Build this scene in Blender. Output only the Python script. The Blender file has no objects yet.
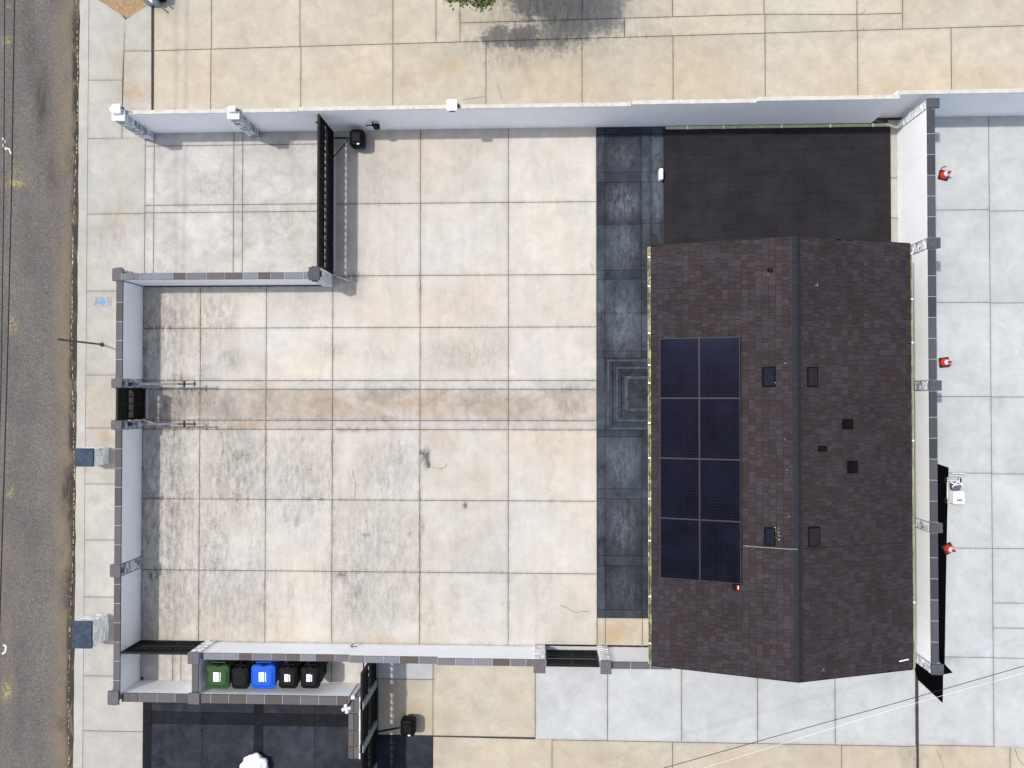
import bpy, bmesh, math, random
import numpy as np
from mathutils import Matrix, Vector
random.seed(7)
rng = np.random.default_rng(7)
S = bpy.context.scene
COL = S.collection

# ------------------------------------------------------------------ camera
F, HC = 828.0, 25.0
NX, NY = 547.9, 396.8
def _rot():
    n = np.array([(NX-512)/F, -(NY-384)/F, -1.0]); n /= np.linalg.norm(n)
    t = np.array([0, 0, -1.0]); v = np.cross(n, t); c = n @ t
    K = np.array([[0, -v[2], v[1]], [v[2], 0, -v[0]], [-v[1], v[0], 0]])
    return np.eye(3)+K+K@K/(1+c)
R = _rot()
def W(px, py, z=0.0):
    d = R @ np.array([(px-512)/F, -(py-384)/F, -1.0]); s = (z-HC)/d[2]
    return float(d[0]*s), float(d[1]*s)
def WR(x0, y0, x1, y1, z=0.0):
    """axis-aligned world rectangle (xa, ya, xb, yb) for a picture rectangle lying at height z"""
    a, b, c, d = W(x0, y0, z), W(x1, y0, z), W(x1, y1, z), W(x0, y1, z)
    return ((a[0]+d[0])/2, (c[1]+d[1])/2, (b[0]+c[0])/2, (a[1]+b[1])/2)
cd = bpy.data.cameras.new('camera'); cam = bpy.data.objects.new('camera', cd); COL.objects.link(cam)
cd.sensor_fit = 'HORIZONTAL'; cd.sensor_width = 36; cd.lens = F*36/1024
cd.clip_start = 0.5; cd.clip_end = 600
M4 = Matrix([[*R[0], 0], [*R[1], 0], [*R[2], HC], [0, 0, 0, 1]])
cam.matrix_world = M4
S.camera = cam

# ------------------------------------------------------------------ light
SX, SY = 0.463, -0.165                    # ground offset of a shadow per metre of height
EL = math.atan(1/math.hypot(SX, SY)); AZ = math.atan2(-SX, -SY)   # azimuth of the sun clockwise from +Y
w = bpy.data.worlds.new("World"); S.world = w; w.use_nodes = True
nt = w.node_tree; bg = nt.nodes['Background']
sky = nt.nodes.new('ShaderNodeTexSky'); sky.sky_type = 'NISHITA'; sky.sun_disc = False
sky.sun_elevation = EL; sky.sun_rotation = AZ; sky.air_density = 1.0; sky.dust_density = 2.5; sky.ozone_density = 1.0
hsv = nt.nodes.new('ShaderNodeHueSaturation'); hsv.inputs['Saturation'].default_value = .72
nt.links.new(sky.outputs[0], hsv.inputs['Color']); nt.links.new(hsv.outputs[0], bg.inputs[0]); bg.inputs[1].default_value = 0.14
sd = bpy.data.lights.new('sun', 'SUN'); sd.energy = 2.3; sd.angle = math.radians(1.7); sd.color = (1, .955, .88)
so = bpy.data.objects.new('sun', sd); COL.objects.link(so)
so.rotation_euler = Vector((-SX, -SY, 1)).to_track_quat('Z', 'Y').to_euler(); so.location = (-10, 4, 30)
S.view_settings.view_transform = 'Standard'; S.view_settings.look = 'None'
S.view_settings.gamma = 1; S.view_settings.use_curve_mapping = False
S.view_settings.exposure = 0.60
S.render.engine = 'CYCLES'

# ------------------------------------------------------------------ materials
class NT:
    def __init__(s, name):
        s.m = bpy.data.materials.new(name); s.m.use_nodes = True; s.t = s.m.node_tree
        s.b = s.t.nodes['Principled BSDF']; s.b.inputs['Roughness'].default_value = .8
        s.tc = None
    def n(s, ty, **k):
        o = s.t.nodes.new('ShaderNode'+ty)
        for a, v in k.items(): setattr(o, a, v)
        return o
    def l(s, a, b): s.t.links.new(a, b)
    def put(s, sock, v):
        if isinstance(v, (int, float)): sock.default_value = v
        elif isinstance(v, tuple): sock.default_value = v if len(v) == 4 or len(sock.default_value) == 3 else (*v, 1)
        else: s.l(v, sock)
    def coord(s, scale=(1, 1, 1), kind='Object'):
        if kind == 'World':
            g = s.n('NewGeometry'); src = g.outputs['Position']
        else:
            c = s.n('TexCoord'); src = c.outputs[kind]
        mp = s.n('Mapping'); mp.inputs['Scale'].default_value = scale; s.l(src, mp.inputs[0]); return mp.outputs[0]
    def noise(s, scale, detail=3, rough=.5, vec=None, dist=0):
        o = s.n('TexNoise'); o.inputs['Scale'].default_value = scale; o.inputs['Detail'].default_value = detail
        o.inputs['Roughness'].default_value = rough; o.inputs['Distortion'].default_value = dist
        s.l(vec or s.coord(kind='World'), o.inputs[0]); return o.outputs[0]
    def math(s, op, a, b=0.0, c=None, clamp=False):
        o = s.n('Math', operation=op, use_clamp=clamp); s.put(o.inputs[0], a); s.put(o.inputs[1], b)
        if c is not None: s.put(o.inputs[2], c)
        return o.outputs[0]
    def rng(s, v, a, b, c=0.0, d=1.0):
        o = s.n('MapRange'); s.put(o.inputs[0], v)
        for i, q in enumerate((a, b, c, d)): s.put(o.inputs[i+1], q)
        return o.outputs[0]
    def mix(s, f, a, b, mode='MIX'):
        o = s.n('Mix', data_type='RGBA', blend_type=mode); s.put(o.inputs[0], f); s.put(o.inputs[6], a); s.put(o.inputs[7], b)
        return o.outputs[2]
    def island(s): return s.n('NewGeometry').outputs['Random Per Island']
    def bright(s, col, f):        # multiply a colour by a scalar
        o = s.n('Mix', data_type='RGBA', blend_type='MULTIPLY'); o.inputs[0].default_value = 1
        s.put(o.inputs[6], col)
        cb = s.n('CombineColor'); [s.put(cb.inputs[i], f) for i in range(3)]
        s.l(cb.outputs[0], o.inputs[7]); return o.outputs[2]
    def bump(s, h, strength=.3, dist=.01):
        o = s.n('Bump'); o.inputs['Strength'].default_value = strength; o.inputs['Distance'].default_value = dist
        s.put(o.inputs['Height'], h); s.l(o.outputs[0], s.b.inputs['Normal'])
    def col(s, c): s.put(s.b.inputs['Base Color'], c); return s

def concrete(name, base, warm=(.44, .35, .22), tone=.10, mott=.16, grain=.14, grime_shade_col=(.085, .080, .075), spec=.3,
             streak=0.0, patch=.25, rustcol=(.30, .19, .09), rough=.85, island=True):
    t = NT(name)
    at = t.n('Attribute', attribute_name='dirt_shade'); sep = t.n('SeparateColor'); t.l(at.outputs['Color'], sep.inputs[0])
    G, Ru = sep.outputs[0], sep.outputs[1]
    big = t.rng(t.noise(.33, 3, .55), .35, .65)
    c = t.mix(t.math('MULTIPLY', big, patch), base, warm)
    f = t.rng(t.noise(2.2, 7, .68, dist=.6), .25, .75, 1-mott, 1+mott)
    f = t.math('MULTIPLY', f, t.rng(t.noise(95, 2, .7), .3, .7, 1-grain, 1+grain))
    f = t.math('MULTIPLY', f, t.rng(t.noise(.8, 4, .6), .3, .7, 1-mott*.6, 1+mott*.6))
    if island: f = t.math('MULTIPLY', f, t.rng(t.island(), 0, 1, 1-tone, 1+tone))
    if streak:
        st = t.noise(1, 5, .6, t.coord((3.2, .35, 1), 'World'), .3)
        f = t.math('MULTIPLY', f, t.rng(st, .35, .7, 1+streak*.3, 1-streak))
    c = t.bright(c, f)
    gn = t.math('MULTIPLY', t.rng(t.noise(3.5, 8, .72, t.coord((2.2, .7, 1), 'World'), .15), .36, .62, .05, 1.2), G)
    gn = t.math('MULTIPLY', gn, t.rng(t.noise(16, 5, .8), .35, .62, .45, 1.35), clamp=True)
    c = t.mix(gn, c, grime_shade_col)
    rn = t.math('MULTIPLY', t.rng(t.noise(2.6, 7, .7, dist=1.2), .34, .64, .1, 1.1), Ru, clamp=True)
    c = t.mix(rn, c, rustcol)
    # tiny specks
    sp = t.rng(t.noise(26, 2, .9), .71, .76)
    c = t.mix(t.math('MULTIPLY', sp, .35), c, grime_shade_col)
    t.col(c); t.put(t.b.inputs['Roughness'], rough); t.b.inputs['Specular IOR Level'].default_value = spec
    t.bump(t.noise(60, 4, .7), .25, .004)
    return t.m

def plain(name, c, rough=.7, var=.12, sc=9, metal=0, bump=.0, grain=0, island=0, spec=None):
    t = NT(name)
    f = t.rng(t.noise(sc, 5, .6), .3, .7, 1-var, 1+var)
    if grain: f = t.math('MULTIPLY', f, t.rng(t.noise(90, 2, .7), .3, .7, 1-grain, 1+grain))
    if island: f = t.math('MULTIPLY', f, t.rng(t.island(), 0, 1, 1-island, 1+island))
    t.col(t.bright(c, f)); t.put(t.b.inputs['Roughness'], rough); t.b.inputs['Metallic'].default_value = metal
    t.b.inputs['Specular IOR Level'].default_value = .22 if spec is None else spec
    if bump: t.bump(t.noise(sc*4, 4, .6), bump, .01)
    return t.m

MAT = {}
MAT['yard'] = concrete('yard_concrete', (.435, .418, .390), warm=(.45, .395, .32), tone=.06, mott=.12, grain=.20, streak=.07, patch=.6)
MAT['strip'] = concrete('worn_concrete', (.35, .328, .300), warm=(.32, .275, .23), tone=.05, mott=.34, grain=.25, patch=.5)
MAT['path'] = concrete('sidewalk_concrete', (.345, .338, .318), warm=(.335, .312, .255), tone=.05, mott=.14, patch=.5)
MAT['apron'] = concrete('apron_concrete', (.385, .375, .358), warm=(.39, .365, .33), tone=.03, mott=.22, grain=.2, patch=.5)
MAT['sand'] = concrete('sandy_concrete', (.385, .355, .295), warm=(.375, .322, .243), tone=.05, mott=.15, patch=.7, rustcol=(.36, .26, .15))
MAT['blue'] = concrete('grey_concrete', (.385, .398, .404), warm=(.37, .38, .375), tone=.03, mott=.13, patch=.5)
MAT['dark'] = concrete('dark_stained_concrete', (.021, .026, .035), warm=(.032, .040, .054), tone=.30, mott=.7, grain=.7, patch=.7, grime_shade_col=(.12, .135, .16), rustcol=(.12, .13, .15), rough=.7, spec=.12)
MAT['drive'] = concrete('dark_driveway_concrete', (.019, .0205, .027), warm=(.028, .030, .040), tone=.22, mott=.6, grain=.35, patch=.7, grime_shade_col=(.05, .055, .065), rough=.75, spec=.08)
MAT['drive2'] = concrete('darker_driveway_band', (.011, .0115, .014), warm=(.014, .015, .018), tone=.15, mott=.4, grain=.3, patch=.7, rough=.8, spec=.06)
MAT['under'] = plain('shingle_edge_shadow_felt', (.008, .007, .008), .95, .2, 6, spec=.05)
MAT['rim'] = plain('worn_dark_edge', (.045, .055, .070), .7, .5, 8, grain=.3, spec=.1)
def mk_pad():
    t = NT('charcoal_felt')
    f = t.rng(t.noise(1, 5, .7, t.coord((.5, 7, 1), 'World')), .3, .7, .82, 1.18)
    f = t.math('MULTIPLY', f, t.rng(t.noise(1.1, 6, .7), .3, .7, .7, 1.3)); f = t.math('MULTIPLY', f, t.rng(t.noise(45, 3, .8), .3, .7, .6, 1.4))
    c = t.bright((.0175, .0165, .019), f)
    c = t.mix(t.math('MULTIPLY', t.rng(t.noise(18, 2, .9), .73, .76), .5), c, (.14, .13, .11))
    t.col(c); t.put(t.b.inputs['Roughness'], .9); t.b.inputs['Specular IOR Level'].default_value = .12; t.bump(t.noise(60, 3, .7), .5, .006); return t.m
MAT['pad'] = mk_pad()
MAT['joint'] = plain('joint_dirt', (.045, .04, .036), .95, .4, 8)
MAT['soil'] = plain('sandy_soil', (.27, .185, .105), .95, .25, 9, bump=.4, grain=.3)
def mk_wall():
    t = NT('white_render')
    f = t.rng(t.noise(1.3, 5, .6), .3, .7, .96, 1.03)
    f = t.math('MULTIPLY', f, t.rng(t.noise(1, 4, .6, t.coord((9, 9, .6), 'World')), .45, .75, 1.0, .965))
    f = t.math('MULTIPLY', f, t.rng(t.noise(80, 2, .7), .3, .7, .97, 1.03))
    sx = t.n('SeparateXYZ'); t.l(t.coord(kind='World'), sx.inputs[0])
    sp = t.math('MULTIPLY', t.rng(sx.outputs[2], 0, .22, 1, 0), t.rng(t.noise(5, 5, .8), .4, .65))
    c = t.mix(t.math('MULTIPLY', sp, .55), t.bright((.90, .905, .915), f), (.42, .38, .32))
    t.col(c); t.put(t.b.inputs['Roughness'], .8); t.bump(t.noise(38, 4, .7), .25, .006); return t.m
MAT['white'] = mk_wall()
MAT['cream'] = plain('cream_coping', (.46, .44, .40), .8, .15, 6, grain=.1)
MAT['ltgrey2'] = plain('mid_grey_paint', (.24, .25, .26), .7, .3, 14)
MAT['black'] = plain('black_paint', (.004, .004, .0045), .6, .2, 5, spec=.2)
MAT['black2'] = plain('black_plastic', (.004, .004, .005), .55, .15, 5, spec=.12)
MAT['gatebar'] = plain('black_gate_bars', (.006, .006, .007), .6, .15, 5)
MAT['gatepanel'] = plain('dark_gate_sheet', (.010, .0095, .0095), .8, .2, 6, spec=.15)
MAT['sheet'] = plain('matt_black_wedge', (.0025, .0025, .0028), .98, .2, 3, spec=.0)
MAT['track'] = plain('pale_track_metal', (.55, .54, .52), .5, .15, 8)
MAT['bluecap'] = plain('blue_slate_cap', (.038, .052, .078), .8, .35, 7, grain=.2, spec=.15)
MAT['steel'] = plain('grey_steel', (.12, .125, .145), .6, .15, 6)
MAT['bluesteel'] = plain('dark_blue_bracket', (.03, .04, .12), .5, .1, 6)
MAT['gutter'] = None
MAT['bwhite'] = plain('white_paint', (.85, .85, .85), .5, .03, 6)
MAT['green'] = plain('green_plastic', (.018, .052, .013), .45, .15, 5)
MAT['blueb'] = plain('blue_plastic', (.006, .075, .46), .4, .08, 5)
MAT['orange'] = plain('red_orange_rubber', (.62, .035, .02), .5, .1, 9)
MAT['red'] = plain('bright_red_plastic', (.65, .015, .02), .5, .1, 9)
MAT['sticker'] = plain('pale_sticker', (.72, .82, .80), .5, .05, 40)
MAT['cable'] = plain('black_cable', (.012, .012, .012), .6, .1, 3)
MAT['wcable'] = plain('white_cable', (.8, .8, .78), .5, .1, 3)
MAT['pole'] = plain('green_grey_pole', (.05, .065, .055), .5, .2, 5)
MAT['brown'] = plain('brown_wood', (.10, .05, .03), .8, .2, 5)

def mk_coping(name, a, b, v=.35):
    t = NT(name); r = t.island()
    c = t.mix(t.rng(r, .2, .8), a, b)
    f = t.rng(t.noise(30, 5, .7), .3, .7, 1-v*.5, 1+v*.5)
    t.b.inputs['Specular IOR Level'].default_value = .2; t.col(t.bright(c, f)); t.bump(t.noise(45, 4, .6), .3, .006); return t.m
MAT['coping'] = mk_coping('slate_coping', (.075, .067, .064), (.10, .096, .10))
MAT['copingn'] = mk_coping('mixed_slate_coping', (.085, .072, .066), (.16, .165, .19), .5)
MAT['copinge'] = mk_coping('dark_slate_coping', (.040, .043, .052), (.068, .071, .085))
MAT['mortar'] = plain('pale_mortar', (.46, .45, .44), .9, .1, 20)
def mk_stone(name, a, b, k=.5):
    t = NT(name); r = t.island()
    c = t.mix(r, a, b)
    f = t.rng(t.noise(22, 6, .75, dist=1), .33, .67, 1-k, 1+k)
    t.b.inputs['Specular IOR Level'].default_value = .2; t.col(t.bright(c, f)); t.bump(t.noise(30, 5, .7), .7, .02); return t.m
MAT['stone'] = mk_stone('split_stone', (.22, .23, .26), (.80, .82, .87))
MAT['stonel'] = mk_stone('pale_split_stone', (.55, .56, .56), (.84, .84, .83), .3)
MAT['cap'] = mk_stone('stone_cap', (.085, .08, .084), (.125, .12, .13), .3)
MAT['cape'] = mk_stone('dark_stone_cap', (.05, .053, .062), (.08, .083, .097), .3)

def mk_asphalt():
    t = NT('asphalt')
    g = t.math('MULTIPLY', t.rng(t.noise(26, 3, .9), .34, .66, .42, 1.65), t.rng(t.noise(70, 2, .9), .3, .7, .65, 1.35))
    f = t.math('MULTIPLY', g, t.rng(t.noise(.7, 5, .6, t.coord((1.6, .5, 1), 'World')), .3, .7, .8, 1.22))
    at = t.n('Attribute', attribute_name='dirt_shade'); sep = t.n('SeparateColor'); t.l(at.outputs['Color'], sep.inputs[0])
    c = t.bright((.092, .083, .077), f)
    st = t.math('MULTIPLY', t.rng(t.noise(1.6, 7, .75, t.coord((1, .5, 1), 'World'), 1), .3, .65, .1, 1.2), sep.outputs[1], clamp=True)
    c = t.mix(t.math('MULTIPLY', st, .75), c, (.165, .125, .075))
    dk = t.math('MULTIPLY', t.rng(t.noise(2.5, 7, .75, t.coord((1.3, .4, 1), 'World'), .8), .36, .6, 0, 1.2), sep.outputs[0], clamp=True)
    c = t.mix(dk, c, (.028, .021, .015))
    # worn utility paint marks
    m = t.rng(t.noise(14, 4, .8), .45, .62); m2 = t.math('MULTIPLY', m, sep.outputs[2])
    c = t.mix(m2, c, (.42, .36, .08))
    sp = t.rng(t.noise(33, 2, .9), .68, .74)
    c = t.mix(t.math('MULTIPLY', sp, .4), c, (.45, .42, .38))
    t.col(c); t.put(t.b.inputs['Roughness'], .9); t.bump(t.noise(70, 3, .8), .5, .008)
    return t.m
MAT['asphalt'] = mk_asphalt()

def mk_shingle():
    t = NT('brown_asphalt_shingle'); r = t.island()
    ra = t.n('ValToRGB'); t.l(r, ra.inputs[0]); cr = ra.color_ramp
    cr.elements[0].position = 0; cr.elements[0].color = (.028, .0225, .025, 1)
    cr.elements[1].position = 1; cr.elements[1].color = (.043, .035, .039, 1)
    e = cr.elements.new(.35); e.color = (.034, .025, .026, 1)
    e = cr.elements.new(.65); e.color = (.034, .030, .035, 1)
    f = t.math('MULTIPLY', t.rng(t.noise(60, 3, .8), .3, .7, .7, 1.3), t.rng(t.noise(.6, 4, .6), .3, .7, .86, 1.14))
    t.col(t.bright(ra.outputs[0], f)); t.put(t.b.inputs['Roughness'], .92); t.b.inputs['Specular IOR Level'].default_value = .1
    t.bump(t.noise(140, 2, .8), .5, .004); return t.m
MAT['shingle'] = mk_shingle()
MAT['under'] = plain('shingle_edge_shadow_felt', (.008, .007, .008), .95, .2, 6, spec=.05)
MAT['ridge'] = plain('ridge_shingle', (.022, .022, .027), .92, .15, 8, grain=.3, spec=.1)

def mk_gutter(name, a, b, dirt_shade):
    t = NT(name)
    n_ = t.rng(t.noise(1, 6, .8, t.coord((9, 5, 1), 'World'), .5), .40, .56)
    t.col(t.mix(t.math('MULTIPLY', n_, dirt_shade), a, b)); t.put(t.b.inputs['Roughness'], .6); return t.m
MAT['gutter'] = mk_gutter('mossy_gutter', (.50, .50, .26), (.06, .055, .02), .9)
MAT['gutter2'] = mk_gutter('pale_green_gutter', (.46, .52, .32), (.28, .32, .20), .8)

def mk_solar():
    t = NT('solar_cells')
    co = t.coord((1, 1, 1), 'Object'); sx = t.n('SeparateXYZ'); t.l(co, sx.inputs[0])
    def lines(v, pitch, wd):
        m = t.math('FRACT', t.math('DIVIDE', t.math('ADD', v, 10), pitch)); return t.math('LESS_THAN', m, wd)
    cl = t.math('MAXIMUM', lines(sx.outputs[1], .078, .10), lines(sx.outputs[0], .158, .03))
    n1 = t.rng(t.noise(1.5, 3, .6), .3, .7, .6, 1.5)
    c = t.bright((.004, .004, .008), n1); c = t.mix(t.math('MULTIPLY', cl, .55), c, (.014, .016, .028))
    t.col(c); t.put(t.b.inputs['Roughness'], .10); t.b.inputs['Specular IOR Level'].default_value = .05; t.b.inputs['Specular Tint'].default_value = (.42, .44, .9, 1); return t.m
MAT['solar'] = mk_solar()
def mk_leaf():
    t = NT('leaves'); r = t.island()
    c = t.mix(r, (.03, .06, .010), (.13, .17, .03)); t.col(c); t.put(t.b.inputs['Roughness'], .6); return t.m
MAT['leaf'] = mk_leaf()
MAT['bark'] = plain('bark', (.12, .09, .065), .9, .3, 12, bump=.5)
MAT['glass'] = plain('dark_window_glass', (.02, .025, .03), .1, .05, 3)
MAT['bodywall'] = plain('house_render', (.55, .52, .47), .85, .06, 3)
MAT['rubber'] = plain('black_rubber', (.02, .02, .02), .8, .1, 6)
MAT['ltgrey'] = plain('light_grey_paint', (.62, .63, .65), .5, .12, 14)
MAT['paint_y'] = plain('faded_yellow_paint', (.42, .36, .16), .9, .3, 30)
MAT['paint_w'] = plain('worn_white_paint', (.62, .61, .58), .9, .3, 30)
MAT['lid'] = plain('grey_cover', (.30, .31, .32), .8, .2, 20)
MAT['bluemark'] = plain('blue_paint', (.08, .30, .62), .8, .2, 20)

# ------------------------------------------------------------------ mesh helpers
class MB:
    def __init__(s): s.v = []; s.f = []
    def add(s, vs, fs):
        o = len(s.v); s.v += [tuple(v) for v in vs]; s.f += [tuple(i+o for i in f) for f in fs]; return s
    def box(s, x0, y0, z0, x1, y1, z1, tw=None):
        s.add([(x0, y0, z0), (x1, y0, z0), (x1, y1, z0), (x0, y1, z0), (x0, y0, z1), (x1, y0, z1), (x1, y1, z1), (x0, y1, z1)],
              [(3, 2, 1, 0), (4, 5, 6, 7), (0, 1, 5, 4), (1, 2, 6, 5), (2, 3, 7, 6), (3, 0, 4, 7)]); return s
    def bbox(s, x0, y0, z0, x1, y1, z1, b=.01):
        """box with chamfered upright and top edges"""
        c = [(x0+b, y0), (x1-b, y0), (x1, y0+b), (x1, y1-b), (x1-b, y1), (x0+b, y1), (x0, y1-b), (x0, y0+b)]
        ci = [(x0+b, y0+b)]*1
        top = [(min(max(x, x0+b), x1-b), min(max(y, y0+b), y1-b)) for x, y in c]
        top = [(x0+1.6*b, y0+b), (x1-1.6*b, y0+b), (x1-b, y0+1.6*b), (x1-b, y1-1.6*b), (x1-1.6*b, y1-b), (x0+1.6*b, y1-b), (x0+b, y1-1.6*b), (x0+b, y0+1.6*b)]
        s.rings([[(x, y, z0) for x, y in c], [(x, y, z1-b) for x, y in c], [(x, y, z1) for x, y in top]]); return s
    def rings(s, rs, cap=True):
        n = len(rs[0]); vs = [p for r in rs for p in r]; fs = []
        for k in range(len(rs)-1):
            for i in range(n):
                j = (i+1) % n; fs.append((k*n+i, k*n+j, (k+1)*n+j, (k+1)*n+i))
        if cap: fs.append(tuple(reversed(range(n)))); fs.append(tuple((len(rs)-1)*n+i for i in range(n)))
        s.add(vs, fs); return s
    def prism(s, poly, z0, z1):
        a = sum(poly[i][0]*poly[(i+1) % len(poly)][1]-poly[(i+1) % len(poly)][0]*poly[i][1] for i in range(len(poly)))
        if a < 0: poly = poly[::-1]
        return s.rings([[(x, y, z0) for x, y in poly], [(x, y, z1) for x, y in poly]])
    def tube(s, pts, r, n=8):
        pts = [Vector(p) for p in pts]; rs = []
        for i, p in enumerate(pts):
            d = (pts[min(i+1, len(pts)-1)]-pts[max(i-1, 0)]).normalized()
            up = Vector((0, 0, 1)) if abs(d.z) < .95 else Vector((1, 0, 0))
            a = d.cross(up).normalized(); b = d.cross(a).normalized(); rr = r[i] if isinstance(r, (list, tuple)) else r
            rs.append([tuple(p+a*math.cos(t)*rr-b*math.sin(t)*rr) for t in [2*math.pi*k/n for k in range(n)]])
        return s.rings(rs)
    def lathe(s, cx, cy, prof, n=20):
        return s.rings([[(cx+r*math.cos(2*math.pi*k/n), cy+r*math.sin(2*math.pi*k/n), z) for k in range(n)] for r, z in prof])
    def wheel(s, c, r, wd, ax='x', n=18):
        rs = []
        for t, q in ((-wd/2, r*.85), (-wd/2*.7, r), (wd/2*.7, r), (wd/2, r*.85)):
            ring = []
            for k in range(n):
                a = 2*math.pi*k/n
                ring.append((c[0]+t, c[1]+q*math.cos(a), c[2]+q*math.sin(a)) if ax == 'x' else (c[0]+q*math.cos(a), c[1]+t, c[2]-q*math.sin(a)))
            rs.append(ring)
        return s.rings(rs)
    def build(s, name, mat, parent=None, smooth=False, bevel=0):
        me = bpy.data.meshes.new(name)
        off = parent.matrix_world.translation if parent else Vector((0, 0, 0))
        pl = Vector(off_of(parent)) if parent else off
        me.from_pydata([(a-pl.x, b-pl.y, c-pl.z) for a, b, c in s.v], [], s.f)
        me.materials.append(mat); me.update()
        if smooth:
            for p in me.polygons: p.use_smooth = True
        o = bpy.data.objects.new(name, me); COL.objects.link(o)
        if parent: o.parent = parent
        if bevel:
            b = o.modifiers.new('bevel', 'BEVEL'); b.width = bevel; b.segments = 2; b.limit_method = 'ANGLE'
        return o
def off_of(o):
    v = Vector((0, 0, 0))
    while o: v += o.location; o = o.parent
    return v
def tag(o, label=None, cat=None, group=None, kind=None):
    if label: o['label'] = label
    if cat: o['category'] = cat
    if group: o['group'] = group
    if kind: o['kind'] = kind
    return o
def thing(name, label, cat, loc=(0, 0, 0), group=None):
    o = bpy.data.objects.new(name, None); COL.objects.link(o); o.location = loc; o.empty_display_size = .3
    return tag(o, label, cat, group)
def kids(o): return [c for c in COL.objects if c.parent is o]
def dup(root, loc=None, label=None, parent=None, rz=None):
    ch = kids(root); r = root.copy(); COL.objects.link(r)
    if parent: r.parent = parent
    if loc is not None: r.location = loc
    if rz is not None: r.rotation_euler.z = rz
    if label: r['label'] = label
    for c in ch: dup(c, parent=r)
    return r

# ------------------------------------------------------------------ ground
def gauss_field(xy, blobs):
    out = np.zeros(len(xy))
    for (px, py, rx, ry, a) in blobs:
        cx, cy = W(px, py); k = HC/F
        d = ((xy[:, 0]-cx)/(rx*k))**2+((xy[:, 1]-cy)/(ry*k))**2
        out = np.maximum(out, a*np.exp(-d**1.3)) if a < 9 else out
        # smooth accumulate
    return out
GRIME, RUST, PAINT = [], [], []
def slab_field(name, quads, z, mat, step=.07, gap=.016, edge=.2, kind='structure', bulge=0):
    """each quad (4 world corners) becomes a finely divided slab; all slabs of one paved area are one sheet"""
    V, Fc, E, base = [], [], [], 0
    for q in quads:
        q = np.array(q, float); c = q.mean(0)
        Lu = np.linalg.norm(q[1]-q[0]); Lv = np.linalg.norm(q[3]-q[0])
        if Lu < .03 or Lv < .03: continue
        gu, gv = gap/2/Lu, gap/2/Lv
        nu, nv = max(2, int(Lu/step)), max(2, int(Lv/step))
        u = np.linspace(gu, 1-gu, nu+1); v = np.linspace(gv, 1-gv, nv+1)
        U, VV = np.meshgrid(u, v)
        P_ = ((1-U)*(1-VV))[..., None]*q[0]+(U*(1-VV))[..., None]*q[1]+(U*VV)[..., None]*q[2]+((1-U)*VV)[..., None]*q[3]
        ed = np.minimum(np.minimum(U, 1-U)*Lu, np.minimum(VV, 1-VV)*Lv)
        V.append(P_.reshape(-1, 2)); E.append(ed.reshape(-1))
        i = np.arange((nu+1)*(nv+1)).reshape(nv+1, nu+1)+base
        Fc.append(np.stack([i[:-1, :-1], i[:-1, 1:], i[1:, 1:], i[1:, :-1]], -1).reshape(-1, 4)); base += (nu+1)*(nv+1)
    V = np.concatenate(V); Fc = np.concatenate(Fc); E = np.concatenate(E)
    # consistent upward winding
    a, b, c_ = V[Fc[:, 0]], V[Fc[:, 1]], V[Fc[:, 2]]
    flip = ((b-a)[:, 0]*(c_-a)[:, 1]-(b-a)[:, 1]*(c_-a)[:, 0]) < 0
    Fc[flip] = Fc[flip][:, ::-1]
    me = bpy.data.meshes.new(name)
    me.vertices.add(len(V)); me.vertices.foreach_set('co', np.column_stack([V, np.full(len(V), z)]).astype(np.float32).ravel())
    me.loops.add(Fc.size); me.loops.foreach_set('vertex_index', Fc.astype(np.int32).ravel())
    me.polygons.add(len(Fc)); me.polygons.foreach_set('loop_start', (np.arange(len(Fc))*4).astype(np.int32))
    me.update(calc_edges=True)
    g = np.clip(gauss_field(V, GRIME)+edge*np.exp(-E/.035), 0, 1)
    r = np.clip(gauss_field(V, RUST)+.25*edge*np.exp(-E/.08), 0, 1)
    p = gauss_field(V, PAINT)
    if name == 'road':
        dk = np.array([kl(y_) for y_ in V[:, 1]])-V[:, 0]
        wob = .5+.5*np.sin(V[:, 1]*1.3)*np.sin(V[:, 1]*.47+1)
        g = np.clip(g+1.3*np.exp(-(dk/(.17+.06*wob))**4), 0, 1.4); r = np.clip(r+(.65+.4*wob)*np.exp(-(dk/.42)**2), 0, 1)
    ca = me.attributes.new('dirt_shade', 'FLOAT_COLOR', 'POINT')
    ca.data.foreach_set('color', np.column_stack([g, r, p, np.ones(len(V))]).astype(np.float32).ravel())
    me.materials.append(mat)
    o = bpy.data.objects.new(name, me); COL.objects.link(o)
    return tag(o, kind=kind)
def wx(px, py=400): return W(px, py)[0]
def wy(py, px=500): return W(px, py)[1]
def grid(xs, ys, skip=lambda i, j: False):
    out = []
    for i in range(len(xs)-1):
        for j in range(len(ys)-1):
            if not skip(i, j): out.append([(xs[i], ys[j]), (xs[i+1], ys[j]), (xs[i+1], ys[j+1]), (xs[i], ys[j+1])])
    return out
def pq(*p): return [W(*q) for q in p]

# bedding under everything
o = MB().box(-120, -120, -.40, 120, 120, -.14).build('ground', MAT['soil']); tag(o, kind='structure')
b = W(79, 0)[0]
o = MB().box(wx(76), -40, -.13, 40, 40, -.012).build('joint_bed', MAT['joint']); tag(o, kind='structure')

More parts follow.
